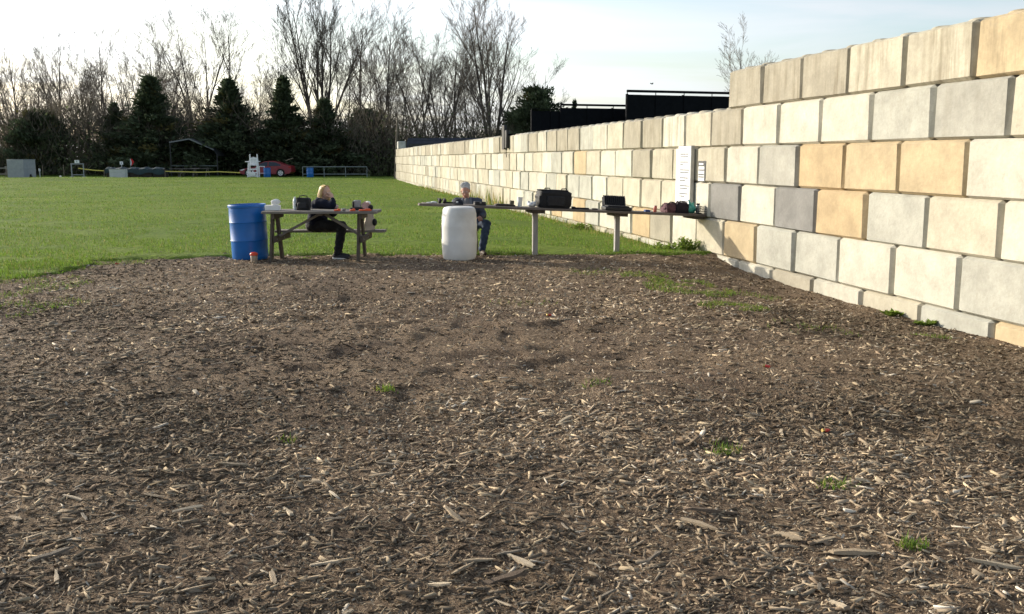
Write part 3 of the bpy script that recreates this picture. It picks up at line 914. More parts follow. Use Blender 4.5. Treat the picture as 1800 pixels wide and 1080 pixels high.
def tree_kind(key, **kw):
    t, c = grow(**kw)
    V, F = tubes_np(t); mt = np_mesh('trunk', V, F, M_bark, smooth=True)
    V, F = tubes_np(c); mc = np_mesh('crown', V, F, M_twig)
    TREES[key] = (mt, mc, kw['H'])
tree_kind('fan', seed=2, H=18, leaders=6, spread=.55, twist=.07, limb_n=11, r0=.34, vase=.34, start=.22)
tree_kind('vase', seed=8, H=16.5, leaders=4, spread=.66, twist=.075, limb_n=11, r0=.34, vase=.26, start=.22)
tree_kind('clump', seed=5, H=14, leaders=4, spread=.75, limb_n=9, r0=.25, vase=.4, start=.25)
tree_kind('pole', seed=11, H=13, leaders=1, spread=.8, limb_n=11, r0=.17, start=.42)
tree_kind('slim', seed=14, H=12, leaders=1, spread=.75, limb_n=13, r0=.15, start=.3, lean=.06)
tree_kind('crook', seed=23, H=11, leaders=2, spread=1.0, limb_n=9, r0=.2, twist=.19, vase=.4)
tree_kind('twin', seed=31, H=14, leaders=2, spread=.7, limb_n=11, r0=.2, vase=.22, start=.3)
tree_kind('wide', seed=37, H=12, leaders=3, spread=.95, limb_n=8, r0=.22, twist=.16, vase=.5)
ORD = 'first second third fourth fifth sixth seventh eighth ninth tenth eleventh twelfth thirteenth fourteenth fifteenth sixteenth seventeenth eighteenth nineteenth twentieth'.split()
LOOK = {'pole': 'straight single-stemmed bare tree', 'slim': 'slim bare tree', 'twin': 'bare tree with two stems', 'clump': 'bare tree with several stems', 'wide': 'spreading bare tree', 'crook': 'crooked bare tree'}
def plant_row(rows, where, group):
    for i, (kind, px, yt, D) in enumerate(sorted(rows, key=lambda t: t[1])):
        plant_tree(kind, px, yt, D, '%s, %s from left %s' % (LOOK[kind], ORD[i], where), group)
def plant_tree(kind, px, ytop, D, label, group=None, rot=None, wide=1.0):
    mt, mc, H = TREES[kind]
    top = at_depth(px, ytop, D); s = (top.z + .1) / H * 1.04
    z = 0.0
    t = thing('bare_tree', label, 'tree', (top.x, D, z), (0, 0, rot if rot is not None else random.uniform(0, 6.28)), group)
    for nm, me in (('trunk', mt), ('crown', mc)):
        o = link(nm, me, t); o.scale = (s * wide, s * wide, s)
    return t
G = 'bare trees of the distant wood'
plant_tree('fan', 553, 8, 108, 'tallest bare tree, a wide fan of upright limbs above the red car', G, 0.4, 1.12)
plant_tree('vase', 866, 30, 106, 'big bare vase-shaped tree standing just past the far end of the wall', G, 1.2, 1.2)
plant_tree('clump', 338, 47, 110, 'tall bare tree with several trunks rising behind the open carport', G, 2.0)
plant_tree('pole', 397, 66, 112, 'bare tree with one straight stem behind the broad dark cedar right of the carport', G)
plant_row([(('clump', 'wide', 'twin', 'crook', 'wide')[k % 5], -20 + 41 * k + random.uniform(-14, 14), random.uniform(150, 192), random.uniform(98, 106)) for k in range(12)], 'of the low front trees', 'low bare trees at the front of the wood')
LEFT = 'thin bare tree in the left stretch of the distant wood'
MID = 'thin bare tree in the wood between the tallest tree and the wall'
RIGHT = 'bare tree crowded beside the big vase-shaped tree beyond the wall'
plant_row((('slim', 8, 105, 108), ('wide', 34, 140, 112), ('slim', 72, 128, 116), ('pole', 101, 92, 109), ('crook', 62, 150, 104), ('twin', 140, 112, 118), ('pole', 178, 90, 108),
                        ('wide', 208, 126, 112), ('clump', 150, 130, 122), ('twin', 252, 95, 113), ('slim', 272, 92, 117), ('wide', 228, 118, 106), ('crook', 300, 140, 110), ('clump', 20, 120, 124),
                        ('clump', 118, 118, 126), ('wide', 190, 120, 127), ('clump', 285, 110, 126), ('twin', -30, 100, 110), ('clump', -75, 90, 116)), 'in the left stretch of the wood', 'thin bare trees at the left of the wood')
plant_row((('twin', 437, 145, 118), ('slim', 480, 106, 121), ('slim', 462, 140, 112), ('slim', 505, 120, 112), ('twin', 602, 84, 109), ('pole', 632, 62, 112), ('twin', 668, 66, 116), 
                        ('slim', 690, 64, 110), ('wide', 700, 118, 105), ('clump', 660, 110, 122), ('crook', 680, 140, 103)), 'between carport and wall end', 'thin bare trees in the middle of the wood')
plant_row((('twin', 728, 84, 108), ('wide', 748, 92, 112), ('clump', 772, 72, 117), ('crook', 790, 118, 104), ('slim', 800, 92, 112), ('twin', 826, 110, 118), ('crook', 835, 150, 103), ('wide', 898, 120, 114), ('slim', 920, 150, 118)), 'behind the far wall end', 'bare trees beyond the far end of the wall')
plant_tree('slim', 1300, 88, 150, 'lone bare treetop peeping over the step in the high wall', G, 1.0)

# ---- evergreens
M_needle = mat_attr('evergreen_needles', 'tone', .9, .25, .1)
def conifer(seed, H, W, n, kind='cedar'):
    r = np.random.default_rng(seed)
    nb = int(90 + H * 15); Vs, Fs, Cs = [], [], []; o = 0
    for k in range(nb):                                         # sprays along each bough
        t = r.random() ** .9
        z = H * (.03 + .95 * t)
        if kind == 'cedar': R_ = W * (1 - t) ** 1.15 * (.45 + .75 * r.random()) + .07
        else: R_ = W * (.35 + .65 * math.sin(math.pi * min(1, .25 + t * .72))) * (.4 + .7 * r.random())
        a = r.random() * 2 * np.pi
        m = int(n / nb * (.35 + 1.1 * min(1.3, R_ / W * 1.6))); q = r.random(m) ** .75
        px_ = np.cos(a) * R_ * q + r.normal(0, .10 + .14 * R_ * q * .6, m)
        py_ = np.sin(a) * R_ * q + r.normal(0, .10 + .14 * R_ * q * .6, m)
        pz_ = z + R_ * q * (.16 if kind == 'cedar' else .15) + r.normal(0, .16, m)
        P = np.stack([px_, py_, pz_], 1)
        d = np.stack([np.cos(a) + r.normal(0, .5, m), np.sin(a) + r.normal(0, .5, m), .7 + 1.6 * max(0, t - .6) + r.normal(0, .45, m)], 1); d /= np.linalg.norm(d, axis=1, keepdims=True)
        sd = np.cross(d, r.normal(0, 1, (m, 3))); sd /= np.linalg.norm(sd, axis=1, keepdims=True) + 1e-6
        l = .16 + .26 * r.random((m, 1)); w = .06 + .07 * r.random((m, 1))
        V = np.stack([P - sd * w, P + sd * w, P + d * l], 1).reshape(-1, 3)
        Vs.append(V); Fs.append(np.arange(3 * m).reshape(-1, 3) + o); o += 3 * m
        tone = np.array([.066, .084, .048])[None] * (.55 + .9 * r.random()) * (.8 + .4 * r.random((m, 1)))
        if r.random() < .10: tone = tone * np.array([1.8, 1.25, .9])[None]
        Cs.append(np.repeat(tone, 3, 0))
    foliage = np_mesh('crown', np.concatenate(Vs), np.concatenate(Fs), M_needle, np.concatenate(Cs))
    tk = MB().tube([(0, 0, -.2), (.03, 0, H * .4), (0, .03, H * .93)], [H * .022, H * .015, .02], 7).mesh('trunk'); tk.materials.append(M_bark)
    return tk, foliage, H
CON = [conifer(1, 9, 2.7, 15000), conifer(2, 9, 2.1, 14000), conifer(3, 8, 2.9, 15000), conifer(4, 9, 3.0, 13000, 'pine'), conifer(6, 5, 2.6, 12000, 'round')]
def evergreen(i, px, ytop, D, label, wide=1.0, name='cedar_tree'):
    tk, fo, H = CON[i]; top = at_depth(px, ytop, D); s = top.z / (H * 1.03)
    t = thing(name, label, 'tree', (top.x, D, 0), (0, 0, random.uniform(0, 6.28)), 'evergreens at the edge of the wood')
    for nm, me in (('trunk', tk), ('crown', fo)):
        o = link(nm, me, t); o.scale = (s * wide, s * wide, s)
evergreen(0, 262, 130, 96.8, 'dark ragged cedar left of the open carport', 1.75)
evergreen(2, 400, 137, 96.8, 'broad dark cedar just right of the open carport', 1.6)
evergreen(1, 497, 132, 96.5, 'narrow pointed dark cedar behind the white tall chair and red car', 1.65)
evergreen(2, 570, 172, 97, 'blunt dark evergreen under the tallest bare tree', 1.7)
evergreen(0, 200, 178, 97.5, 'low dark evergreen left of the ragged cedar', 1.5)
evergreen(4, 62, 196, 97.5, 'round dark evergreen bush at the far left of the wood', 1.0, 'round_evergreen')
evergreen(4, 652, 196, 103, 'low round evergreen beside the wooden pole at the end of the wall', 1.0, 'round_evergreen')
evergreen(3, 945, 152, 96, 'bushy dark pine standing left of the black range screens', 1.1, 'pine_tree')
evergreen(1, 1010, 175, 110, 'small evergreen top just above the middle black screen', .8, 'pine_tree')
evergreen(3, 905, 195, 104, 'low pine between the vase-shaped tree and the bushy pine', 1.0, 'pine_tree')

# ---- the dense brush that closes the wood: uncountable twigs and small leaves
rng = np.random.default_rng(29)
M_brush = mat_attr('brush', 'tone', .95, .35, .05)
n = 190000
x = -85 + 145 * rng.random(n); y = 95.5 + 22 * rng.random(n) ** 1.3
hmax = .8 + 11.5 * np.clip(fbm(x * .14, y * .14, 4, 4) - .18, 0, 1) + 1.8 * fbm(x * .5, y * .5, 12, 3)
hmax = np.where((x > -1.5), hmax * .55, hmax)
z = hmax * rng.random(n) ** 1.25
twig = rng.random(n) < .35 + .6 * np.clip(z / 6.0, 0, 1)
ln = np.where(twig, .7 + 1.1 * rng.random(n), .16 + .22 * rng.random(n)); wd = np.where(twig, .022 + .02 * rng.random(n), .09 + .12 * rng.random(n))
d = np.stack([rng.normal(0, .5, n), rng.normal(0, .5, n), np.where(twig, 1.0, rng.normal(0, .8, n))], 1); d /= np.linalg.norm(d, axis=1, keepdims=True)
sd = np.cross(d, rng.normal(0, 1, (n, 3))); sd /= np.linalg.norm(sd, axis=1, keepdims=True) + 1e-6
P = np.stack([x, y, z], 1)
V = np.stack([P - sd * wd[:, None], P + sd * wd[:, None], P + d * ln[:, None]], 1).reshape(-1, 3)
pt = fbm(x * .16, y * .16, 91, 3)
ct = np.where(twig[:, None], np.array([.165, .142, .112])[None], np.where((pt > .47)[:, None], np.array([.120, .140, .070])[None], np.array([.120, .124, .080])[None])) * (.5 + .9 * rng.random((n, 1)))
brush = link('underbrush', np_mesh('underbrush', V, np.arange(3 * n).reshape(-1, 3), M_brush, np.repeat(ct, 3, 0)))
tag(brush, 'dark tangled brush filling the foot of the wood behind the lawn', 'brush', kind='stuff')

# ================================================================ barrels
M_blue = mat('blue_plastic', (.002, .120, .42), .38, .12, 6, .05, 30, spec=.5, dirt=(.08, .17, .32, .25))
M_whitep = mat('white_plastic', (.74, .73, .70), .42, .05, 5, .05, 30, spec=.5, dirt=(.34, .30, .24, .6))
M_rim = mat('dark_rim', (.006, .05, .22), .4, .1, 8)
def gz(x, y): return float(np.maximum(bed_z(x, y), lawn_z(x, y)))
def barrel_open(label, x, y, z, r, h, m, mr, tilt=(0, 0, 0), name='blue_barrel', group=None):
    t = thing(name, label, 'barrel', (x, y, z), tilt, group)
    pr = [(r * .90, 0), (r * .95, .012), (r * .985, .05), (r * .99, h * .33), (r * 1.0, h * .345), (r * 1.02, h * .355), (r * 1.0, h * .37), (r * .995, h * .66), (r * 1.0, h * .675), (r * 1.02, h * .685), (r * 1.0, h * .70),
          (r * .995, h * .88), (r * .99, h * .955)]
    MB().lathe(pr + [(r * .95, h * .955), (r * .94, h * .5), (r * .93, .05)], 40).build('body', m, t)
    MB().lathe([(r * .99, h * .945), (r * 1.035, h * .95), (r * 1.04, h * .985), (r * 1.0, h), (r * .94, h), (r * .93, h * .95)], 40).build('rim', mr, t)
    return t
p = on_ground(432, 459)
barrel_open('open blue plastic barrel standing at the left end of the picnic table', p.x, p.y + .30, gz(p.x, p.y + .3) - .01, .295, .90, M_blue, M_blue, (R(.6), R(-1.6), 0))
# white closed barrel carrying the end of the long table
p = on_ground(806, 461)
WBX, WBY = p.x, p.y + .30; WBZ = gz(WBX, WBY) - .015
wb = thing('white_barrel', 'closed white plastic barrel propping the left end of the long table', 'barrel', (WBX, WBY, WBZ), (0, 0, .3))
r, h = .285, .862
MB().lathe([(r * .80, 0), (r * .88, .01), (r * .95, .05), (r * .985, .12), (r * 1.0, .25), (r * 1.015, .30), (r * 1.015, .32), (r * 1.0, .37), (r * 1.0, h - .36), (r * 1.012, h - .32), (r * 1.012, h - .30), (r * .995, h - .25), (r * .975, h - .12), (r * .93, h - .05), (r * .86, h - .015), (r * .70, h)], 44).build('body', M_whitep, wb)
MB().tube([(r * math.cos(a) * 1.006, r * math.sin(a) * 1.006, z_) for a, z_ in ((3.02, .34), (2.95, .40), (2.93, .46), (2.98, .53), (3.05, .57))], [.006, .012, .014, .012, .006], 6).build('black_mark', M_black, wb)
for bx in (-.13, .14):
    MB().lathe([(.035, 0), (.035, .006), (.025, .010)], 14, (bx, 0, h - .004)).build('bung', M_whitep, wb)
# small red-capped can by the blue barrel
p = on_ground(446, 462)
cn = thing('capped_can', 'small can with a red-orange domed cap standing beside the blue barrel', 'can', (p.x, p.y + .03, gz(p.x, p.y) - .006))
M_can = mat('scuffed_can', (.30, .24, .18), .6, .25, 20)
M_red = mat('red_orange_plastic', (.62, .06, .025), .4, .1, 12)
MB().lathe([(.050, 0), (.053, .006), (.053, .12), (.048, .127)], 20).build('body', M_can, cn)
MB().lathe([(.058, .118), (.062, .124), (.062, .145), (.052, .160), (.028, .170), (.006, .173)], 20).build('cap', M_red, cn)

# ================================================================ picnic table
M_tim = mat('grey_weathered_timber', (.185, .165, .145), .85, .25, 6, .4, 60, stretch=(.5, 6, 6))
M_timd = mat('dark_weathered_timber', (.085, .068, .052), .85, .3, 6, .4, 60, stretch=(5, 5, .5))
M_bolt = mat('dull_steel', (.25, .25, .25), .45, .1, 20, metal=.8)
pl, prr = at_depth(458, 370, 15.32), at_depth(661, 373, 15.32)
PTX = (pl.x + prr.x) / 2; PTL = prr.x - pl.x; PTY, PTZ = 15.68, .815
pt = thing('picnic_table', 'weathered timber picnic table with one bench where the blonde person sits', 'table', (PTX, PTY, 0))
for k in range(5):                                             # top boards
    yy_ = -.36 + .148 * k + .070
    MB().box((random.uniform(-.008, .008), yy_, PTZ - .02 + random.uniform(-.003, .003)), (PTL, .140, .040), .005).build('top_board', M_tim, pt)
for k in range(2):
    MB().box((0, .60 + .145 * k, .43), (PTL + .02, .137, .040), .005).build('bench_board', M_tim, pt)
lx = (at_depth(484, 400, 15.5).x - PTX, at_depth(636, 400, 15.5).x - PTX)
for x_ in lx:
    MB().box((x_, 0, PTZ - .040 - .045), (.045, .66, .088), .004).build('top_cleat', M_timd, pt)
    MB().bar((x_ - .047, -.34, gz(PTX + x_, PTY - .34) - .03), (x_ - .047, -.12, PTZ - .045), .040, .135, .004, (0, 1, 0)).build('leg', M_timd, pt)
    MB().bar((x_ - .047, .42, gz(PTX + x_, PTY + .4) - .03), (x_ - .047, .14, PTZ - .045), .040, .135, .004, (0, 1, 0)).build('leg', M_timd, pt)
    MB().box((x_ + .003, .24, .36), (.042, 1.06, .10), .004).build('bench_arm', M_timd, pt)
    for yb in (-.22, .27):
        MB().lathe([(.014, 0), (.014, .010), (.008, .014)], 10, (x_ + .026, yb, .36), 'x').build('bolt', M_bolt, pt)
for sgn, x_ in ((-1, lx[0]), (1, lx[1])):
    MB().bar((.02 * sgn, -.04, PTZ - .048), (x_ - .03 * sgn, -.04, .40), .085, .038, .004).build('brace', M_tim, pt)
MB().box((0, -.02, PTZ - .058), (.10, .60, .036), .004).build('middle_cleat', M_timd, pt)

def on_pt(px, v=0.0):
    """place on the picnic table top under photo column px, v across it"""
    Y = PTY + v; return Vector((at_depth(px, 370, Y).x, Y, PTZ))
M_wht = mat('white_paper', (.80, .79, .76), .8, .04, 10)
M_clear = mat('clear_bottle', (.62, .66, .66), .12, .05, 10, spec=.6)
M_nylon = mat('black_nylon', (.012, .012, .014), .75, .35, 14, .5, 60)
M_nylon2 = mat('charcoal_nylon', (.020, .020, .023), .75, .3, 14, .5, 60)
M_orange = mat('orange_plastic', (.75, .12, .04), .45, .1, 12)
tb = thing('tissue_box', 'white tissue box with a tissue pulled up on the picnic table', 'tissue box', on_pt(480, -.05), (0, 0, .08))
MB().box((0, 0, .041), (.235, .12, .082), .004).build('carton', M_wht, tb)
ts = MB(); r_ = random.Random(4); V = []; n_ = 14
for lv, (rr_, zz_) in enumerate(((.030, .080), (.060, .105), (.072, .140), (.05, .165), (.012, .178))):
    for k in range(n_):
        a = 2 * math.pi * k / n_; w_ = rr_ * (1 + .35 * math.sin(3 * a + lv) + r_.uniform(-.1, .1))
        V.append((.02 + w_ * math.cos(a) + .008 * lv, w_ * .5 * math.sin(a), zz_ + r_.uniform(-.006, .006)))
ts.add(V, [(l * n_ + k, l * n_ + (k + 1) % n_, l * n_ + n_ + (k + 1) % n_, l * n_ + n_ + k) for l in range(4) for k in range(n_)] + [tuple(4 * n_ + k for k in range(n_))])
ts.build('tissue', M_wht, tb, angle=25)
bt = thing('water_bottle', 'clear plastic water bottle beside the black bag on the picnic table', 'bottle', on_pt(519, .02))
MB().lathe([(.030, 0), (.034, .006), (.034, .05), (.032, .055), (.034, .06), (.034, .145), (.028, .165), (.013, .185), (.013, .195)], 20).build('body', M_clear, bt)
MB().lathe([(.0345, .065), (.0345, .120)], 20).build('paper_band', M_wht, bt)
MB().lathe([(.016, .193), (.016, .210), (.013, .212)], 16).build('cap', M_wht, bt)
bg = thing('lunch_bag', 'small upright black bag next to the water bottle on the picnic table', 'bag', on_pt(534, .0), (0, 0, -.1))
def soft_box(sx, sy, sz, seed, bulge=.12, n=7, lump=.012, top=1.0):
    """sagging fabric box, base at z=0"""
    r = random.Random(seed); mb = MB(); V = []; m = 24
    for i in range(n + 1):
        t = i / n; f = (1 + bulge * math.sin(math.pi * t)) * (1 + (top - 1) * t)
        if i == 0: f *= .93
        if i == n: f *= .90
        for k in range(m):
            a = 2 * math.pi * k / m; c_, s_ = math.cos(a), math.sin(a)
            q = .35; px_ = math.copysign(abs(c_) ** q, c_) * sx / 2 * f; py_ = math.copysign(abs(s_) ** q, s_) * sy / 2 * f
            V.append((px_ + r.gauss(0, lump * .5), py_ + r.gauss(0, lump * .5), max(0, t * sz + (r.gauss(0, lump * .6) if 0 < i else 0))))
    F = [(i * m + k, i * m + (k + 1) % m, i * m + m + (k + 1) % m, i * m + m + k) for i in range(n) for k in range(m)]
    V.append((0, 0, sz * 1.02)); F += [(n * m + k, n * m + (k + 1) % m, len(V) - 1) for k in range(m)]
    V.append((0, 0, 0)); F += [((k + 1) % m, k, len(V) - 1) for k in range(m)]
    return mb.add(V, F)
soft_box(.205, .15, .195, 3, .05).build('body', M_nylon, bg)
MB().box((.0, -.084, .075), (.15, .022, .10), .010).build('front_pocket', M_nylon2, bg)
MB().tube([(-.07, 0, .19), (-.06, 0, .225), (0, 0, .235), (.06, 0, .225), (.07, 0, .19)], .008, 6).build('handle', M_nylon2, bg)
for px, w_, lab in ((593, .10, 'small bright orange plastic piece lying before the seated blonde person'), (620, .085, 'left one of two bright orange strips at the right end of the picnic table'), (642, .20, 'long bright orange strip at the right end of the picnic table')):
    o = thing('orange_flag', lab, 'plastic strip', on_pt(px, -.27), (0, 0, random.uniform(-.15, .15)))
    MB().box((0, 0, .012), (w_, .07, .024), .006).build('strip', M_orange, o)
    MB().box((w_ * .2, .0, .030), (w_ * .4, .05, .012), .005).build('tab', M_orange, o)
o = thing('small_tin', 'little silver tin between the orange pieces on the picnic table', 'tin', on_pt(604, -.2))
MB().lathe([(.028, 0), (.030, .003), (.030, .026), (.028, .030)], 18).build('tin_body', M_bolt, o); MB().lathe([(.031, .024), (.031, .034), (.028, .036)], 18).build('lid', M_bolt, o)
o = thing('gear_case', 'dark gear case with a grey insert at the right end of the picnic table', 'case', on_pt(627, -.02), (0, 0, .1))
MB().box((0, 0, .022), (.20, .14, .044), .008).build('base', M_nylon, o)
MB().box((.01, .04, .10), (.12, .05, .12), .012).build('grey_insert', mat('grey_foam', (.30, .31, .31), .8, .2, 12), o)
MB().box((-.055, .02, .085), (.03, .07, .12), .010).build('lid_edge', M_nylon, o)
o = thing('soft_pouch', 'pale pink and white pouch with a dark end on the picnic table', 'pouch', on_pt(644, .02), (0, 0, -.2))
soft_box(.13, .10, .125, 9, .2, top=.7).build('body', mat('pink_cloth', (.50, .33, .29), .85, .25, 9), o)
MB().ell((.075, -.01, .045), (.045, .05, .044)).build('dark_end', M_nylon, o)
MB().ell((.03, .01, .115), (.045, .035, .03)).build('white_flap', M_wht, o)
# jacket / bag on the far bench end
o = thing('beige_backpack', 'beige bag with a round black pocket set on the right end of the bench', 'bag', (at_depth(650, 400, 16.32).x, 16.32, .45), (0, 0, .1))
soft_box(.165, .16, .31, 12, .10, top=.75).build('body', mat('beige_cloth', (.52, .45, .37), .85, .15, 9), o)
MB().ell((.085, -.05, .13), (.042, .06, .065)).build('side_pocket', M_nylon, o)
MB().tube([(-.03, -.06, .29), (-.04, -.08, .33), (.0, -.09, .36), (.03, -.07, .30)], .010, 6).build('strap', M_nylon2, o)

# ================================================================ long table on a barrel and two posts
A = at_depth(748, 362.5, 15.80); A.z = .0
ztA = WBZ + h + .042; ztB = .672
B = wall_pt(17.25, .01, 0)
d2 = Vector((B.x - A.x, B.y - A.y, 0)); LT = d2.length; LYAW = math.atan2(d2.y, d2.x)
LTILT = math.atan2(ztA - ztB, LT)
LROT = Euler((0, LTILT, LYAW)); LMAT = Matrix.Translation((A.x, A.y, ztA)) @ LROT.to_matrix().to_4x4()
LINV = LMAT.inverted()
lt = thing('long_table', 'long narrow plank table from the white barrel to the block wall', 'table', (A.x, A.y, ztA), LROT)
WID = .56
M_plank = mat('brown_weathered_planks', (.150, .125, .105), .85, .25, 5, .4, 60, stretch=(.4, 6, 6))
LL = LT / math.cos(LTILT) - .01
for k in range(3):
    MB().box((LL / 2 + (-.05, .0, .0)[k], (k + .5) * WID / 3, -.020), (LL + (.10, 0, -.02)[k], WID / 3 - .008, .040), .004).build('plank', M_plank, lt)
def tab_u(px):
    lo, hi = 0.0, LL
    for _ in range(40):
        m_ = (lo + hi) / 2
        if project(LMAT @ Vector((m_, .2, 0)))[0] < px: lo = m_
        else: hi = m_
    return lo
M_post = mat('grey_post', (.33, .315, .30), .75, .15, 5, .3, 40, stretch=(5, 5, .5))
for px in (943, 1088):
    u = tab_u(px); w0 = LMAT @ Vector((u, WID / 2, -.09)); g0 = gz(w0.x, w0.y)
    a = LINV @ Vector((w0.x, w0.y, g0 - .05)); b_ = LINV @ w0
    MB().bar(a, b_, .085, .085, .006, (0, 1, 0)).build('post', M_post, lt)
    MB().box((u, WID / 2, -.068), (.24, .46, .050), .006).build('bracket', M_timd, lt)
MB().box((LL - .12, WID / 2, -.065), (.20, .50, .045), .005).build('wall_bracket', M_timd, lt)

def on_lt(px, v=.25, yaw=0.0):
    """transform for something standing on the long table under photo column px"""
    u = tab_u(px); return LMAT @ Vector((u, v, 0)), Euler((0, LTILT, LYAW + yaw))
def lt_thing(name, label, cat, px, v=.25, yaw=0.0):
    l, r = on_lt(px, v, yaw); return thing(name, label, cat, l, r)
o = lt_thing('ear_muffs', 'black ear defenders lying at the left end of the long table', 'ear muffs', 778, .25, .3)
for s_ in (-1, 1): MB().ell((.045 * s_, 0, .045), (.028, .045, .045)).build('cup', M_nylon, o)
MB().tube([(-.045, 0, .07), (-.06, .05, .085), (-.03, .10, .05), (.03, .10, .05), (.06, .05, .085), (.045, 0, .07)], .010, 6).build('headband', M_black, o)
o = lt_thing('glove', 'small white and grey glove at the left tip of the long table', 'glove', 763, .22, .2)
MB().ell((0, 0, .018), (.06, .045, .018)).build('palm', M_wht, o)
for k in range(4): MB().cap((-.05, -.03 + .02 * k, .012), (-.105 - .008 * (k % 3), -.035 + .023 * k, .010), .010, .008, 8).build('finger', M_wht, o)
o = lt_thing('baseball_cap', 'dark cap with a white mark in front of the grey-haired person', 'cap', 805, .17, -.3)
MB().lathe([(.085, 0), (.084, .03), (.07, .065), (.04, .085), (.01, .09)], 20).build('crown', mat('navy_cloth', (.015, .017, .025), .85, .2, 9), o)
MB().ell((0, -.10, .010), (.075, .07, .010)).build('peak', M_nylon, o)
MB().box((-.01, -.078, .042), (.035, .006, .022), .002).build('badge', M_wht, o)
o = lt_thing('dark_bar', 'short dark rod lying behind the ear defenders on the long table', 'rod', 792, .42, .1)
MB().tube([(-.10, 0, .014), (.0, 0, .015), (.10, .01, .014)], .014, 8).build('shaft', M_nylon, o); MB().lathe([(.018, 0), (.018, .05)], 10, (.09, .005, .018), 'x').build('grip', M_black, o)
o = lt_thing('black_case', 'small flat black case before the grey-haired person on the long table', 'case', 842, .15, .05)
MB().box((0, 0, .022), (.19, .13, .044), .008).build('base', M_black, o); MB().box((0, 0, .052), (.188, .128, .016), .006).build('lid', M_nylon2, o)
MB().box((0, -.067, .045), (.03, .008, .02), .002).build('latch', M_bolt, o)
o = lt_thing('brown_tray', 'long low dark brown tray with a raised end left of the white cup', 'tray', 888, .25, .0)
MB().box((0, 0, .014), (.34, .16, .028), .005).build('base', mat('dark_brown_leather', (.035, .022, .015), .6, .3, 14), o)
MB().box((.13, .03, .055), (.065, .09, .085), .008).build('end_box', mat('khaki_box', (.13, .11, .07), .7, .2, 14), o)
MB().box((-.03, 0, .032), (.22, .10, .010), .004).build('lid', M_nylon2, o)
o = lt_thing('paper_cup', 'tall white foam cup standing on the long table', 'cup', 914, .22)
MB().lathe([(.032, 0), (.034, .004), (.045, .150), (.048, .153), (.048, .160), (.043, .160), (.032, .02)], 24).build('cup_body', M_wht, o)
MB().lathe([(.047, .148), (.0485, .150), (.0485, .162), (.046, .164)], 24).build('rolled_lip', M_wht, o)
o = lt_thing('plastic_sack', 'crumpled white plastic sack beside the black duffel bag', 'bag', 934, .24, .2)
q = MB(); r_ = random.Random(6)
for k in range(7): q.ell((r_.uniform(-.07, .07), r_.uniform(-.04, .04), r_.uniform(.03, .06)), (r_.uniform(.04, .07), r_.uniform(.03, .05), r_.uniform(.025, .035)), Euler((r_.random(), r_.random(), r_.random())))
M_sack = mat('thin_white_plastic', (.60, .61, .63), .4, .15, 10, .6, 25)
sk = remesh(q, 'sack', M_sack, o, .012, 1)
for v_ in sk.data.vertices: v_.co.z = max(v_.co.z + .008 * math.sin(v_.co.x * 90) * math.cos(v_.co.y * 70), .001)
MB().tube([(.06, 0, .07), (.09, .01, .10), (.10, .03, .07)], [.008, .012, .006], 6).build('knot', M_sack, o)
o = lt_thing('duffel_bag', 'large black duffel bag standing on the long table', 'bag', 974, .28, .04)
soft_box(.56, .30, .29, 21, .06, 9, .014).build('body', M_nylon, o)
MB().box((.0, -.165, .12), (.32, .035, .17), .018).build('front_pocket', M_nylon2, o)
MB().box((-.02, 0, .300), (.50, .26, .022), .010).build('top_flap', M_nylon, o)
for s_ in (-1, 1): MB().tube([(.15 * s_ - .06, -.13, .27), (.15 * s_ - .04, -.10, .33), (.15 * s_ + .04, -.10, .335), (.15 * s_ + .06, -.13, .27)], .010, 6).build('handle', M_nylon2, o)
MB().box((.285, 0, .13), (.03, .20, .18), .012).build('end_pocket', M_nylon2, o)
o = lt_thing('flat_sleeve', 'long thin black sleeve lying flat right of the duffel bag', 'sleeve', 1020, .2, .03)
MB().box((0, 0, .014), (.30, .10, .028), .010).build('sleeve_body', M_nylon, o); MB().box((-.13, 0, .034), (.06, .095, .014), .005).build('flap', M_nylon2, o)
o = lt_thing('magazine', 'small dark block lying between the sleeve and the open case', 'block', 1045, .2, .1)
MB().box((0, 0, .013), (.10, .04, .026), .004).build('block_body', M_black, o); MB().box((.055, 0, .012), (.012, .044, .024), .003).build('base_cap', M_bolt, o)
# open hard case with foam teeth in the lid
o = lt_thing('hard_case', 'open black hard case with ridged foam in its raised lid', 'case', 1084, .22, -.06)
cs = MB().box((0, 0, .035), (.47, .32, .065), .014); cs.build('tray', M_black, o)
MB().box((0, -.155, .045), (.06, .012, .03), .003).build('latch', M_nylon2, o)
MB().box((0, -.02, .078), (.38, .25, .018), .005).build('tray_foam', M_nylon2, o)
lid = MB().box((0, 0, .085), (.42, .05, .17), .012).build('lid', M_black, o, (.0, .165, .062), (R(-24), 0, 0))
q = MB(); nt_ = 11
for k in range(nt_): q.add([(-.20 + .40 * k / nt_, -.030, .005), (-.20 + .40 * (k + 1) / nt_, -.030, .005), (-.20 + .40 * (k + .5) / nt_, -.055, .005),
                            (-.20 + .40 * k / nt_, -.030, .185), (-.20 + .40 * (k + 1) / nt_, -.030, .185), (-.20 + .40 * (k + .5) / nt_, -.055, .190)],
                           [(0, 2, 1), (3, 4, 5), (0, 3, 5, 2), (1, 2, 5, 4), (0, 1, 4, 3)])
q.build('egg_crate_foam', M_nylon2, lid)
MB().tube([(-.06, 0, .165), (-.05, 0, .195), (.05, 0, .195), (.06, 0, .165)], .010, 6).build('handle', M_black, lid)
o = lt_thing('ammo_box', 'small blue box lying near the wall end of the long table', 'box', 1138, .22, .2)
MB().box((0, 0, .018), (.10, .06, .036), .003).build('carton', mat('blue_card', (.02, .06, .22), .6, .1, 9), o); MB().box((.055, .0, .014), (.022, .058, .028), .002).build('end_flap', M_wht, o)
o = lt_thing('drink_can', 'small red and silver drink can left of the dark bags', 'can', 1152, .22)
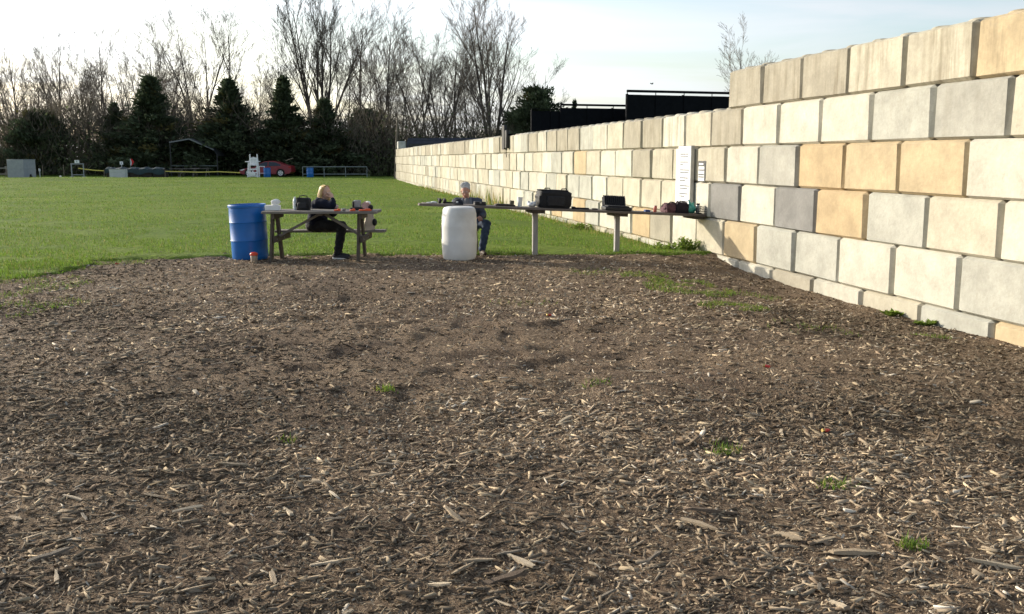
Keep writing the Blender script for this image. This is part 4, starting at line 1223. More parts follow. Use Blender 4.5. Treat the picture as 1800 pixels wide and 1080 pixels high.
MB().lathe([(.024, 0), (.030, .008), (.030, .100), (.024, .110), (.022, .112)], 18).build('can_body', mat('red_can', (.55, .16, .12), .35, .3, 14), o); MB().lathe([(.026, .105), (.026, .115), (.022, .116)], 18).build('top_rim', M_bolt, o)
o = lt_thing('purple_bag', 'maroon and grey bag slumped on the wall end of the long table', 'bag', 1178, .24, .15)
soft_box(.26, .22, .165, 31, .15, top=.72, lump=.018).build('body', mat('maroon_cloth', (.10, .045, .055), .85, .5, 10, .4, 40), o)
MB().tube([(-.10, -.08, .14), (-.05, -.11, .19), (.03, -.10, .18)], .010, 6).build('strap', M_nylon2, o)
o = lt_thing('black_bag', 'lumpy black bag between the maroon bag and the green sack', 'bag', 1197, .22, -.1)
soft_box(.25, .22, .185, 33, .16, top=.75, lump=.016).build('body', mat('black_cloth', (.02, .013, .018), .8, .3, 14, .4, 50), o)
MB().tube([(-.06, -.06, .17), (-.03, -.07, .215), (.05, -.06, .20), (.07, -.05, .165)], .010, 6).build('handle', M_nylon2, o)
o = lt_thing('green_sack', 'teal green plastic sack beside the black bag at the wall', 'bag', 1213, .20, .1)
q = MB(); r_ = random.Random(16)
for k in range(8): q.ell((r_.uniform(-.05, .05), r_.uniform(-.05, .05), .05 + .08 * r_.random()), (r_.uniform(.05, .075), r_.uniform(.05, .07), r_.uniform(.045, .05)), Euler((r_.random(), r_.random(), r_.random())))
q.cap((.0, 0, .14), (-.03, 0, .215), .04, .015); q.cap((.03, 0, .14), (.06, 0, .20), .035, .012)
M_green = mat('green_plastic_film', (.05, .30, .25), .4, .2, 10, .5, 25)
sk = remesh(q, 'sack', M_green, o, .012, 2)
for v_ in sk.data.vertices: v_.co.z = max(v_.co.z + .006 * math.sin(v_.co.x * 80 + v_.co.y * 40), .001)
MB().tube([(-.03, 0, .20), (-.045, .01, .235), (-.02, .01, .225)], [.010, .012, .006], 6).build('tied_ear', M_green, o)
# wire basket at the wall
o = lt_thing('wire_basket', 'dark wire basket at the end of the long table against the wall', 'basket', 1229, .16, 0)
q = MB(); a0, b0 = .085, .12
for z_ in (.012, .05, .09, .13):
    for p_, q_ in (((-a0, -b0), (a0, -b0)), ((a0, -b0), (a0, b0)), ((a0, b0), (-a0, b0)), ((-a0, b0), (-a0, -b0))): q.tube([(*p_, z_), (*q_, z_)], .004, 5)
q.build('rings', M_blackm, o)
q = MB()
for k in range(7):
    f = -1 + 2 * k / 6
    for s_ in (-1, 1): q.tube([(a0 * f, b0 * s_, .008), (a0 * f, b0 * s_, .135)], .003, 5); q.tube([(a0 * s_, b0 * f, .008), (a0 * s_, b0 * f, .135)], .003, 5)
    q.tube([(a0 * f, -b0, .008), (a0 * f, b0, .008)], .003, 5)
q.build('wires', M_blackm, o)
o = lt_thing('glass_jar', 'small grey jar standing inside the wire basket', 'jar', 1226, .2, 0); o.location += Vector((0, 0, .011))
MB().lathe([(.034, 0), (.036, .006), (.036, .13), (.028, .15)], 18).build('jar_body', mat('grey_glass', (.32, .33, .34), .25, .15, 10), o)
MB().lathe([(.031, .145), (.031, .170), (.028, .172)], 18).build('lid', M_blackm, o)

# ================================================================ the two seated people
def skin_mat(name, col):
    m = mat(name, col, .55, .10, 14, .1, 80, spec=.4)
    m.node_tree.nodes['Principled BSDF'].inputs['Subsurface Weight'].default_value = .08
    m.node_tree.nodes['Principled BSDF'].inputs['Subsurface Scale'].default_value = .01
    return m
M_eye = mat('eye_white', (.40, .37, .34), .5, .05, 10); M_iris = mat('iris', (.03, .025, .02), .2, .1, 10)
M_lip = mat('lips', (.36, .14, .12), .5, .1, 10)
def hand(mb, wrist, fwd, nrm, curl, side=1, s=1.0):
    """palm and five separate bent fingers; nrm = out of the palm"""
    f = Vector(fwd).normalized(); n = Vector(nrm); n = (n - f * n.dot(f)).normalized(); l = f.cross(n) * side
    w = Vector(wrist)
    for k in range(4): mb.cap(w + l * (.027 - .018 * k) * s * .6 + f * .012 * s, w + f * .085 * s + l * (.030 - .020 * k) * s, .014 * s, .0115 * s, 8)
    for k, ln in enumerate((.072, .080, .074, .058)):
        p = w + f * .088 * s + l * (.030 - .020 * k) * s; d = f.copy()
        for j, q in enumerate((.45, .32, .23)):
            d = (d * math.cos(curl) + n * math.sin(curl)).normalized()
            p2 = p + d * ln * q * s; mb.cap(p, p2, (.0095 - .0008 * j) * s, (.0088 - .0010 * j) * s, 8); p = p2
    p = w + f * .025 * s + l * .026 * s; d = (f * .7 + l * .7 + n * .25).normalized()
    for j, q in enumerate((.034, .028, .022)):
        p2 = p + d * q * s; mb.cap(p, p2, (.0125 - .0012 * j) * s, (.0112 - .0014 * j) * s, 8); p = p2; d = (d + f * .35 + n * .3).normalized()
def head(mb, c, M, s=1.0):
    """skull, jaw, nose, brow, ears about centre c; M columns = right, forward, up"""
    q = M.to_quaternion(); P = lambda x, y, z: c + M @ Vector((x, y, z)) * s
    def e(x, y, z, a, b, d, r=None): mb.ell(P(x, y, z), (a * s, b * s, d * s), q if r is None else q @ r.to_quaternion(), 16, 12)
    e(0, -.012, .030, .074, .092, .085); e(0, .030, -.030, .060, .066, .075); e(0, .046, -.082, .036, .036, .030)
    e(0, .094, -.012, .011, .014, .024); e(0, .104, -.026, .015, .013, .011)
    e(-.014, .098, -.028, .008, .009, .008); e(.014, .098, -.028, .008, .009, .008)
    for k in (-1, 1):
        e(.030 * k, .076, .022, .022, .012, .008); e(.042 * k, .058, -.018, .022, .022, .020)
        e(.076 * k, -.006, -.006, .010, .019, .031)
    e(0, .086, -.062, .024, .012, .008); e(0, .086, -.053, .022, .010, .006)
def face_bits(c, M, parent, s=1.0, brow=None):
    q = M.to_quaternion(); P = lambda x, y, z: c + M @ Vector((x, y, z)) * s
    for k in (-1, 1):
        ey = MB().ell(P(.030 * k, .083, .006), (.0125 * s, .008 * s, .0075 * s), q, 12, 8).build('eye', M_eye, parent)
        MB().ell(P(.030 * k, .089, .006), (.0058 * s, .0035 * s, .0058 * s), q, 10, 6).build('iris', M_iris, ey)
        if brow: MB().cap(P(.016 * k, .092, .027), P(.044 * k, .080, .028), .0042 * s, .003 * s, 6).build('eyebrow', brow, parent)
    MB().ell(P(0, .094, -.058), (.022 * s, .0065 * s, .0065 * s), q, 12, 6).build('lips', M_lip, parent)
def frame(fwd, up=(0, 0, 1), roll=0):
    f = Vector(fwd).normalized(); u = Vector(up); u = (u - f * u.dot(f)).normalized(); r = f.cross(u)
    return Matrix((r, f, u)).transposed()
def limb(mb, pts, rs):
    for i in range(len(pts) - 1): mb.cap(pts[i], pts[i + 1], rs[i], rs[i + 1], 14)
def folds(o, amp, fr):
    """creases pulled into the cloth"""
    me = o.data; n = len(me.vertices); P = np.empty(n * 3, np.float32); N_ = np.empty(n * 3, np.float32)
    me.vertices.foreach_get('co', P); me.vertices.foreach_get('normal', N_); P = P.reshape(-1, 3); N_ = N_.reshape(-1, 3)
    w = np.sin(P[:, 2] * fr * 1.7 + 2.2 * np.sin(P[:, 0] * fr * .6 + P[:, 1] * fr * .5)) + .6 * np.sin(P[:, 0] * fr + P[:, 2] * fr * .8 + 3 * np.sin(P[:, 1] * fr * .4))
    P = P + N_ * (amp * w * .6)[:, None]; me.vertices.foreach_set('co', P.ravel()); me.update()
def person(label, root, J, skin, mats, group=None):
    """J: joints in local metres. body one skin; clothes, hair and shoes are parts"""
    t = thing('person', label, 'person', root)
    Hd, M = Vector(J['head']), frame(J['look'])
    nb = Vector(J['neck']); ch = Vector(J['chest']); pe = Vector(J['pelvis'])
    b = MB(); head(b, Hd, M)
    b.cap(nb - Vector((0, 0, .02)), Hd + M @ Vector((0, -.015, -.06)), .058, .052, 14)
    limb(b, [pe, ch, nb - Vector((0, 0, .05))], [.13, .125, .07])
    for sd in ('r', 'l'):
        sh, el, wr = (Vector(J[k + sd]) for k in ('shoulder_', 'elbow_', 'wrist_'))
        b.cap(nb - Vector((0, 0, .05)), sh, .06, .05); limb(b, [sh, el, wr], [.046, .037, .026])
        hand(b, wr, J['hand_' + sd][0], J['hand_' + sd][1], J['hand_' + sd][2], 1 if sd == 'r' else -1)
        hp, kn, an = (Vector(J[k + sd]) for k in ('hip_', 'knee_', 'ankle_'))
        limb(b, [pe, hp, kn, an], [.11, .080, .052, .036])
        toe = an.lerp(Vector(J['toe_' + sd]), .55); b.cap(an - Vector((0, 0, .025)), Vector((toe.x, toe.y, J['ground'] + .045)), .026, .018)
    remesh(b, 'body', skin, t, .0075, 3)
    face_bits(Hd, M, t, 1.0, mats['hair'])
    # jacket
    q = MB(); g = J.get('bulk', 1.0)
    rt = frame(J['face'])
    ax = rt @ Vector((1, 0, 0))
    def blob(c, rx, ry, rz): q.ell(c, (rx, ry, rz), rt.to_quaternion(), 18, 12)
    hem = pe + Vector((0, 0, -.02)); 
    blob(hem.lerp(ch, .15), .185 * g, .155 * g, .15); blob(hem.lerp(ch, .5), .178 * g, .150 * g, .17); blob(hem.lerp(ch, .85), .185 * g, .140 * g, .17); blob(ch + Vector((0, 0, .06)), .180 * g, .115 * g, .12)
    for sd in ('r', 'l'):
        sh, el, wr = (Vector(J[k + sd]) for k in ('shoulder_', 'elbow_', 'wrist_'))
        q.cap(nb - Vector((0, 0, .045)), sh, .070, .072); limb(q, [sh, el, el.lerp(wr, .9)], [.074 * g, .060 * g, .042])
        for f_ in (.3, .6): q.ell(sh.lerp(el, f_), (.068 * g, .068 * g, .05)); q.ell(el.lerp(wr, f_), (.052 * g, .052 * g, .04))
    if J.get('collar', True):
        for k in range(10):
            a = 2 * math.pi * k / 10; c = nb + rt @ Vector((math.cos(a) * .066, math.sin(a) * .066 - .005, .018 - .018 * math.sin(a)))
            q.ell(c, (.024, .024, .026))
    folds(remesh(q, 'jacket', mats['jacket'], t, .011, 3), .007, 34)
    # trousers
    q = MB(); q.ell(pe + Vector((0, 0, -.03)), (.185 * g, .165 * g, .115), rt.to_quaternion(), 18, 12)
    for sd in ('r', 'l'):
        hp, kn, an = (Vector(J[k + sd]) for k in ('hip_', 'knee_', 'ankle_'))
        limb(q, [hp, kn, an + Vector((0, 0, -.005))], [.102 * g, .076, .062])
        q.ell(kn.lerp(an, .85), (.070, .070, .06)); q.ell(hp.lerp(kn, .5), (.094 * g, .094 * g, .086 * g))
    folds(remesh(q, 'trousers', mats['trousers'], t, .011, 3), .006, 40)
    for sd in ('r', 'l'):
        an, toe = Vector(J['ankle_' + sd]), Vector(J['toe_' + sd]); d = (toe - an); d.z = 0; d.normalize(); z0 = J['ground']
        q = MB(); heel = Vector((an.x, an.y, z0 + .045)) - d * .045; tip = heel + d * .225
        q.cap(heel, heel.lerp(tip, .5), .040, .043); q.cap(heel.lerp(tip, .5), tip - Vector((0, 0, .010)), .043, .034); q.cap(heel + Vector((0, 0, .01)), an + Vector((0, 0, .02)), .042, .046)
        so = remesh(q, 'shoe', mats['shoe'], t, .009, 2)
        for v_ in so.data.vertices: v_.co.z = max(v_.co.z, z0 + .012)
        s_ = MB(); n_ = Vector((-d.y, d.x, 0)); P_ = []
        for k in range(16):
            a = 2 * math.pi * k / 16; P_.append((heel + d * .092) + d * math.cos(a) * .150 + n_ * math.sin(a) * (.046 - .006 * math.cos(a)))
        V = [(p_.x, p_.y, z0) for p_ in P_] + [(p_.x, p_.y, z0 + .026) for p_ in P_]
        s_.add(V, [tuple(range(16))[::-1], tuple(range(16, 32))] + [(k, (k + 1) % 16, (k + 1) % 16 + 16, k + 16) for k in range(16)])
        s_.build('sole', mats['sole'], so)
    return t, Hd, M
# ---- blonde person in navy jacket, side on, hand to mouth
GW = gz(-3.0, 15.85)
WR = Vector((at_depth(556, 400, 16.30).x, 16.30, 0.0))
JW = dict(pelvis=(0, 0, .55), chest=(.06, -.02, .80), neck=(.115, -.02, .945), head=(.175, -.02, 1.075), look=(.80, -.60, -.12), face=(1, -.20, 0), bulk=1.10, ground=GW,
          shoulder_r=(.085, -.165, .915), elbow_r=(.330, -.290, .870), wrist_r=(.325, -.160, .975), hand_r=((-.25, .10, .6), (-.7, .5, -.1), .55),
          shoulder_l=(.10, .15, .895), elbow_l=(.26, .17, .72), wrist_l=(.36, -.06, .855), hand_l=((.15, -1, -.02), (0, 0, -1), .25),
          hip_r=(.03, -.10, .525), knee_r=(.475, -.28, .535), ankle_r=(.42, -.40, GW + .10), toe_r=(.58, -.46, GW + .04),
          hip_l=(.03, .09, .525), knee_l=(.46, -.08, .53), ankle_l=(.40, -.22, GW + .10), toe_l=(.56, -.25, GW + .04))
M_blond = mat('blonde_hair', (.52, .36, .15), .55, .3, 30, .4, 120, stretch=(3, 3, .5))
M_navy = mat('navy_jacket', (.008, .010, .022), .9, .3, 12, .6, 22, spec=.15)
M_blkp = mat('black_trousers', (.008, .008, .010), .85, .3, 12, .5, 25)
M_sneak = mat('dark_sneaker', (.03, .03, .035), .6, .2, 20); M_sole = mat('white_sole', (.70, .69, .66), .7, .08, 20)
wom, Hd, M = person('blonde person in navy jacket and black trousers sitting at the picnic table, hand at mouth', WR, JW, skin_mat('fair_skin', (.55, .34, .25)),
                    dict(hair=M_blond, jacket=M_navy, trousers=M_blkp, shoe=M_sneak, sole=M_sole))
def hair_long(parent, Hd, M, m):
    P = lambda x, y, z: Hd + M @ Vector((x, y, z)); q = MB(); r = random.Random(2)
    q.ell(P(0, -.034, .044), (.086, .090, .084), M.to_quaternion(), 16, 12)
    q.ell(P(0, -.060, -.03), (.085, .065, .12), M.to_quaternion(), 16, 12)
    for k in range(70):                                          # locks falling from the parting to the shoulders
        a = r.uniform(-1.75, 1.75); sn, cs = math.sin(a), -math.cos(a)
        x0, y0 = .030 * sn, .02 + .02 * cs; L_ = r.uniform(.16, .27)
        pts = [P(x0, y0, .118), P(.070 * sn, .062 * cs - .010, .092), P(.093 * sn, .095 * cs - .012, .025), P(.098 * sn + r.gauss(0, .006), .098 * cs - .020, -.06),
               P(.100 * sn + r.gauss(0, .012), .100 * cs - .035 + r.gauss(0, .01), -.06 - L_ * .6), P(.094 * sn + r.gauss(0, .016), .095 * cs - .045 + r.gauss(0, .014), -.06 - L_)]
        if cs > .35 and abs(sn) < .75: continue
        q.tube(pts, [.012, .014, .015, .014, .011, .004], 6)
    o = q.build('hair', m, parent, angle=60)
hair_long(wom, Hd, M, M_blond)
# ---- grey-haired person facing us behind the long table
MR = Vector((at_depth(823, 400, 16.95).x, 16.95, 0.0)); GM = gz(MR.x + .25, 16.5)
JM = dict(pelvis=(0, 0, .55), chest=(-.005, -.05, .80), neck=(-.02, -.07, .945), head=(-.035, -.105, 1.085), look=(-.05, -.92, -.40), face=(0, -1, 0), bulk=1.06, ground=GM, collar=False,
          shoulder_r=(-.195, -.05, .895), elbow_r=(-.29, -.20, .75), wrist_r=(-.14, -.42, .885), hand_r=((.35, -.9, -.10), (0, 0, -1), .22),
          shoulder_l=(.175, -.05, .895), elbow_l=(.265, -.07, .66), wrist_l=(.215, -.28, .645), hand_l=((.10, -.95, -.18), (-.1, 0, -1), .30),
          hip_r=(-.10, -.02, .525), knee_r=(-.17, -.46, .525), ankle_r=(-.17, -.44, GM + .10), toe_r=(-.19, -.62, GM + .04),
          hip_l=(.11, -.02, .525), knee_l=(.335, -.42, .535), ankle_l=(.255, -.40, GM + .10), toe_l=(.31, -.58, GM + .04))
M_grey = mat('grey_hair', (.46, .45, .44), .85, .25, 30, .4, 120)
M_jkt = mat('blue_grey_jacket', (.055, .065, .090), .8, .35, 10, .6, 22)
M_jean = mat('blue_jeans', (.028, .050, .095), .85, .3, 12, .5, 30)
M_boot = mat('brown_boot', (.045, .028, .018), .7, .25, 18)
man, Hd, M = person('grey-haired person in blue-grey jacket and jeans sitting behind the long table', MR, JM, skin_mat('ruddy_skin', (.48, .25, .18)),
                    dict(hair=M_grey, jacket=M_jkt, trousers=M_jean, shoe=M_boot, sole=M_boot))
P = lambda x, y, z: Hd + M @ Vector((x, y, z))
q = MB(); r_ = random.Random(9)
q.ell(P(0, -.030, .055), (.082, .092, .075), M.to_quaternion(), 16, 12); q.ell(P(0, -.070, .0), (.074, .045, .075), M.to_quaternion(), 14, 10)
for k in range(90):
    a = r_.uniform(0, 6.28); b_ = r_.uniform(.35, 1.45)
    d = Vector((math.cos(a) * math.cos(b_), math.sin(a) * math.cos(b_), math.sin(b_)))
    if d.y > .55 and d.z < .75: continue
    p_ = Vector((0, -.030, .052)) + Vector((d.x * .080, d.y * .090, d.z * .074))
    q.tube([P(*p_), P(*(p_ + Vector((d.x * .012 + .008, d.y * .012 - .012, d.z * .012)))), P(*(p_ + Vector((d.x * .012 + .02, d.y * .006 - .024, d.z * .010))))], [.010, .009, .003], 5)
q.build('hair', M_grey, man, angle=60)
# open jacket front: grey shirt panel and two lapels
sh = MB(); c0 = Vector(JM['chest'])
sh.ell(c0 + Vector((-.01, -.075, .045)), (.075, .085, .125), None, 16, 12); sh.build('shirt', mat('grey_shirt', (.17, .16, .16), .85, .2, 14), man)
for s_ in (-1, 1):
    MB().tube([(-.02 + .062 * s_, -.09, .965), (-.02 + .072 * s_, -.150, .90), (-.015 + .060 * s_, -.185, .80), (-.01 + .045 * s_, -.190, .70)], [.020, .030, .028, .02], 8).build('lapel', mat('jacket_lining', (.16, .17, .19), .8, .2, 12), man)
# folding stool under this person
st = thing('wooden_stool', 'plain wooden stool under the grey-haired person behind the white barrel', 'stool', (MR.x, MR.y + .03, 0))
MB().box((0, 0, .405), (.36, .34, .035), .006).build('seat', M_tim, st)
for i in (-1, 1):
    for j in (-1, 1):
        g0 = gz(MR.x + i * .15, MR.y + j * .14)
        MB().bar((i * .16, j * .15, g0 - .02), (i * .13, j * .12, .39), .04, .04, .003, (0, 1, 0)).build('leg', M_tim, st)
    MB().bar((-.15, i * .135, .20), (.15, i * .135, .20), .03, .03, .003).build('stretcher', M_tim, st)

# ================================================================ far side of the lawn
def lz(x, y): return float(lawn_z(x, y))
FD = 88.0                                                       # where the lawn ends
def far_at(px, D=FD): return at_depth(px, 300, D).x
# ---- blue barrels
for px, lab in ((469.5, 'blue barrel standing in front of the red car'), (545, 'blue barrel standing at the left part of the low pipe rail')):
    x = far_at(px, 87); barrel_open('distant ' + lab, x, 87, lz(x, 87) - .02, .31, .86, M_blue, M_blue, group='distant blue barrels')
# ---- red car, nose to the left
M_carred = mat('red_car_paint', (.21, .010, .020), .35, .06, 3, coat=.15, spec=.4)
M_glass = mat('dark_car_glass', (.015, .018, .022), .08, .05, 4, spec=.7)
M_tyre = mat('tyre_rubber', (.012, .012, .012), .9, .15, 20); M_rimm = mat('alloy_rim', (.62, .62, .63), .4, .08, 12)
M_lampw = mat('clear_lamp', (.75, .76, .78), .12, .05, 8, spec=.8); M_lampr = mat('red_lamp', (.35, .01, .01), .2, .05, 8)
CX = (far_at(422, 90.5) + far_at(518, 90.5)) / 2; CL = 4.85
car = thing('red_car', 'dark red sedan parked side on at the far edge of the lawn', 'car', (CX, 90.6, lz(CX, 90.6)))
def car_profile(y):
    """side outline as (x, z); narrower and lower towards the sides (y in 0..1)"""
    return [(-.5, .33), (-.497, .52), (-.47, .64), (-.40, .74), (-.24, .86), (-.205, .885), (-.10, 1.22), (-.02, 1.38), (.10, 1.425), (.22, 1.36), (.36, 1.08), (.44, 1.02), (.487, .96), (.5, .70), (.495, .42), (.46, .30), (.40, .24), (-.42, .22)]
prof = car_profile(0)
V, F = [], []; rows_ = [(-.90, .985, 1.0), (-.80, 1.0, 1.0), (-.40, 1.0, 1.015), (.40, 1.0, 1.015), (.80, 1.0, 1.0), (.90, .985, 1.0)]
for yy_, sx_, sz_ in rows_:
    for x_, z_ in prof:
        inset = 1.0
        yv = yy_ * (1 - max(0, z_ - .92) * .34)
        V.append((x_ * CL * sx_, yv, z_ * sz_))
n_ = len(prof)
for i in range(len(rows_) - 1):
    for k in range(n_): F.append((i * n_ + k, (i + 1) * n_ + k, (i + 1) * n_ + (k + 1) % n_, i * n_ + (k + 1) % n_))
F += [tuple(range(n_))[::-1], tuple((len(rows_) - 1) * n_ + k for k in range(n_))][::1]
MB().add(V, [f[::-1] for f in F]).build('body', M_carred, car, angle=45)
def side_poly(poly, off, name, m, parent=car):
    for sgn in (-1, 1):
        P_ = []
        for x_, z_ in poly:
            yv = .90 * (1 - max(0, z_ - .92) * .34); P_.append((x_ * CL, sgn * (yv + off), z_))
        k = len(P_); V = P_ + [(a, b_ - sgn * .03, c) for a, b_, c in P_]
        MB().add(V, [tuple(range(k)), tuple(range(k, 2 * k))[::-1]] + [(j, j + k, (j + 1) % k + k, (j + 1) % k) for j in range(k)]).build(name, m, parent)
side_poly([(-.175, .935), (-.085, 1.20), (-.015, 1.325), (.045, 1.345), (.045, .955)], .006, 'front_window', M_glass)
side_poly([(.065, .955), (.065, 1.345), (.11, 1.35), (.20, 1.30), (.30, 1.08), (.29, 1.0)], .006, 'rear_window', M_glass)
side_poly([(-.17, .30), (-.17, .315), (.045, .315), (.045, .90), (.055, .90), (.055, .315), (.25, .315), (.25, .30)], .004, 'door_gap', M_tyre)
side_poly([(-.02, .83), (-.02, .855), (.025, .855), (.025, .83)], .018, 'door_handle', M_carred)
side_poly([(-.49, .60), (-.40, .705), (-.385, .66), (-.44, .56)], .010, 'headlight', M_lampw)
side_poly([(.44, .80), (.44, .93), (.492, .92), (.495, .78)], .010, 'tail_light', M_lampr)
for sgn in (-1, 1): MB().box((-.165 * CL, sgn * .98, .98), (.16, .14, .12), .03).build('mirror', M_carred, car)
MB().add([(-.21 * CL, -.72, .90), (-.21 * CL, .72, .90), (-.03 * CL, .60, 1.385), (-.03 * CL, -.60, 1.385)], [(0, 1, 2, 3)]).build('windscreen', M_glass, car, (-.012, 0, .012))
for x_ in (-.315, .290):
    for sgn in (-1, 1):
        wx, wy = x_ * CL, sgn * .825
        w = MB().lathe([(.20, -.10), (.315, -.105), (.335, -.07), (.335, .07), (.315, .105), (.20, .10)], 28, (wx, wy, .335), 'y').build('wheel', M_tyre, car)
        MB().lathe([(.30, -.02), (.385, -.02), (.385, .02), (.30, .02)], 28, (wx, sgn * .893, .35), 'y').build('wheel_arch', M_tyre, car)
        rim = MB().lathe([(.05, -.108), (.215, -.112), (.235, -.118), (.235, .118), (.215, .112), (.05, .108)], 24, (wx, wy, .335), 'y').build('rim', M_rimm, w)
        for k in range(5):
            a = 2 * math.pi * k / 5 + .3
            MB().bar((wx + .09 * math.cos(a + .6), wy + sgn * .112, .335 + .09 * math.sin(a + .6)), (wx + .20 * math.cos(a + .6), wy + sgn * .112, .335 + .20 * math.sin(a + .6)), .035, .03, .004, (0, 1, 0)).build('slot', M_tyre, w)
# ---- tall white chair
M_wpaint = mat('white_painted_wood', (.76, .77, .80), .6, .06, 6)
x = far_at(445, 86); wc_ = thing('tall_white_chair', 'tall white wooden lookout chair standing in front of the red car', 'chair', (x, 86, lz(x, 86)))
W_ = .42
for s_ in (-1, 1):
    MB().bar((s_ * W_, -.30, -.03), (s_ * W_ * .9, -.05, 1.20), .09, .09, .006, (0, 1, 0)).build('front_leg', M_wpaint, wc_)
    MB().bar((s_ * W_, .45, -.03), (s_ * W_ * .75, .30, 2.02), .09, .09, .006, (0, 1, 0)).build('back_post', M_wpaint, wc_)
    MB().bar((s_ * W_, -.30, .10), (s_ * W_ * .98, .44, .10), .06, .10, .005).build('skid', M_wpaint, wc_)
    MB().bar((s_ * W_ * 1.05 - (.18 if s_ < 0 else 0), -.10, 1.36), (s_ * W_ * 1.05 + (.10 if s_ > 0 else 0), .34, 1.40), .12, .05, .005).build('arm', M_wpaint, wc_)
    MB().bar((s_ * W_ * .92, -.06, 1.16), (s_ * W_ * .95, -.06, 1.36), .07, .07, .005, (0, 1, 0)).build('arm_post', M_wpaint, wc_)
for z_ in (.12, .42, .72): MB().box((0, -.30 + .2 * z_, z_), (W_ * 2, .05, .10), .005).build('step', M_wpaint, wc_)
for k in range(5): MB().box((0, -.12 + .10 * k, 1.05), (W_ * 1.8, .085, .035), .004).build('seat_slat', M_wpaint, wc_)
for k in range(5): MB().box((-.24 + .12 * k, .31, 1.42), (.10, .03, .74 - .06 * abs(k - 2)), .004).build('back_slat', M_wpaint, wc_)
MB().box((0, .335, 1.16), (W_ * 1.5, .04, .09), .004).build('back_rail', M_wpaint, wc_); MB().box((0, .335, 1.66), (W_ * 1.5, .04, .09), .004).build('back_rail', M_wpaint, wc_)
for a_, b_ in ((-1, 1), (1, -1)): MB().bar((a_ * W_ * .9, -.24, .15), (b_ * W_ * .9, -.10, .95), .06, .03, .004).build('cross_brace', M_wpaint, wc_)
MB().box((0, -.36, .30), (W_ * 1.3, .04, .26), .004).build('front_panel', M_wpaint, wc_)
# small white stand beside it
x = far_at(460.5, 87.5); o = thing('white_stand', 'small white frame stand between the tall white chair and the blue barrel', 'stand', (x, 87.5, lz(x, 87.5)))
for s_ in (-1, 1): MB().box((s_ * .22, 0, .48), (.05, .05, 1.0), .004).build('leg', M_wpaint, o)
MB().box((0, 0, .96), (.50, .06, .06), .004).build('top_bar', M_wpaint, o); MB().box((0, 0, .35), (.39, .04, .05), .004).build('lower_bar', M_wpaint, o)
# ---- low pipe rail
M_pipe = mat('galvanised_pipe', (.20, .23, .23), .5, .15, 8, metal=.3)
xa, xb = far_at(532, 89), far_at(645, 89); o = thing('pipe_rail', 'low grey pipe railing along the far edge of the lawn', 'railing', ((xa + xb) / 2, 89, 0))
hw = (xb - xa) / 2
for k in range(4):
    xx_ = -hw + 2 * hw * k / 3; z_ = lz((xa + xb) / 2 + xx_, 89); MB().tube([(xx_, 0, z_ - .1), (xx_, 0, z_ + .90)], .035, 8).build('post', M_pipe, o)
for z_ in (.24, .90):
    MB().tube([(-hw, 0, z_ + .03), (0, 0, z_ + .03), (hw, 0, z_ + .03)], .04, 8).build('rail', M_pipe, o)
    MB().box((0, .16, z_ + .02), (2 * hw, .22, .035), .004).build('shelf_board', M_tim, o)
# ---- open carport
M_roofm = mat('carport_roof', (.05, .055, .06), .6, .12, 2)
M_fascia = mat('carport_fascia', (.17, .18, .19), .6, .12, 2)
D = 93.0; xl, xr, xa = far_at(300, D), far_at(383, D), far_at(335, D); zl, zr_, zap = at_depth(303, 251, D).z, at_depth(381, 264, D).z, at_depth(335, 245, D).z
o = thing('carport', 'open metal carport with a shallow peaked roof before the wood', 'carport', (xa, D, 0))
L0, L1 = xl - xa, xr - xa
for i, (x0, z0, x1, z1) in enumerate(((L0, zl, 0, zap), (0, zap, L1 - .3, zr_), (L1 - .3, zr_, L1, zr_ - .55))):
    n_ = 5
    for k in range(n_):
        t0, t1 = k / n_, (k + 1) / n_
        MB().add([(x0 + (x1 - x0) * t0, y_, z0 + (z1 - z0) * t0 + dz) for y_ in (0, 3.4) for dz in (0, .07)] + [(x0 + (x1 - x0) * t1 - .01, y_, z0 + (z1 - z0) * t1 + dz) for y_ in (0, 3.4) for dz in (0, .07)],
                 [(0, 2, 3, 1), (4, 5, 7, 6), (0, 1, 5, 4), (2, 6, 7, 3), (1, 3, 7, 5), (0, 4, 6, 2)]).build('roof_panel', M_roofm, o)
MB().bar((L0, -.02, zl + .02), (0, -.02, zap + .02), .04, .12, .005).build('fascia', M_fascia, o); MB().bar((0, -.02, zap + .02), (L1 - .3, -.02, zr_ + .02), .04, .12, .005).build('fascia', M_fascia, o)
for x_, z_ in ((L0 + .05, zl), (L1 - .03, zr_ - .5)):
    for y_ in (.05, 3.35): MB().box((x_, y_, z_ / 2 - .05), (.08, .08, z_ + .1), .005).build('post', M_siding, o)
for y_ in (0.05, 3.35): MB().box(((L0 + L1) / 2, y_, 1.0), (L1 - L0 - .1, .05, .05), .004).build('girt', M_pipe, o)
MB().box(((L0 + L1) / 2, 3.45, zl / 2), (L1 - L0, .05, zl), .005).build('back_sheet', M_siding, o)
def bench_table(px, D, w, label, m):
    x = far_at(px, D); t = thing('picnic_table', label, 'table', (x, D, lz(x, D)), (0, 0, random.uniform(-.1, .1)), 'picnic tables by the carport')
    for k in range(4): MB().box((0, -.27 + .18 * k, .74), (w, .165, .04), .004).build('top_board', m, t)
    for s_ in (-1, 1):
        MB().box((0, s_ * .66, .43), (w, .24, .04), .004).build('bench_board', m, t)
        for i in (-1, 1): MB().bar((i * w * .36, s_ * .62, -.02), (i * w * .36, s_ * .14, .72), .05, .10, .004, (0, 1, 0)).build('leg', m, t)
    for i in (-1, 1): MB().box((i * w * .36 + .05, 0, .38), (.045, 1.4, .09), .004).build('cross_beam', m, t)
bench_table(306, 89.2, 1.9, 'grey picnic table left of the carport', M_tim)
bench_table(330, 90.0, 1.9, 'grey picnic table in front of the middle of the carport', M_tim)
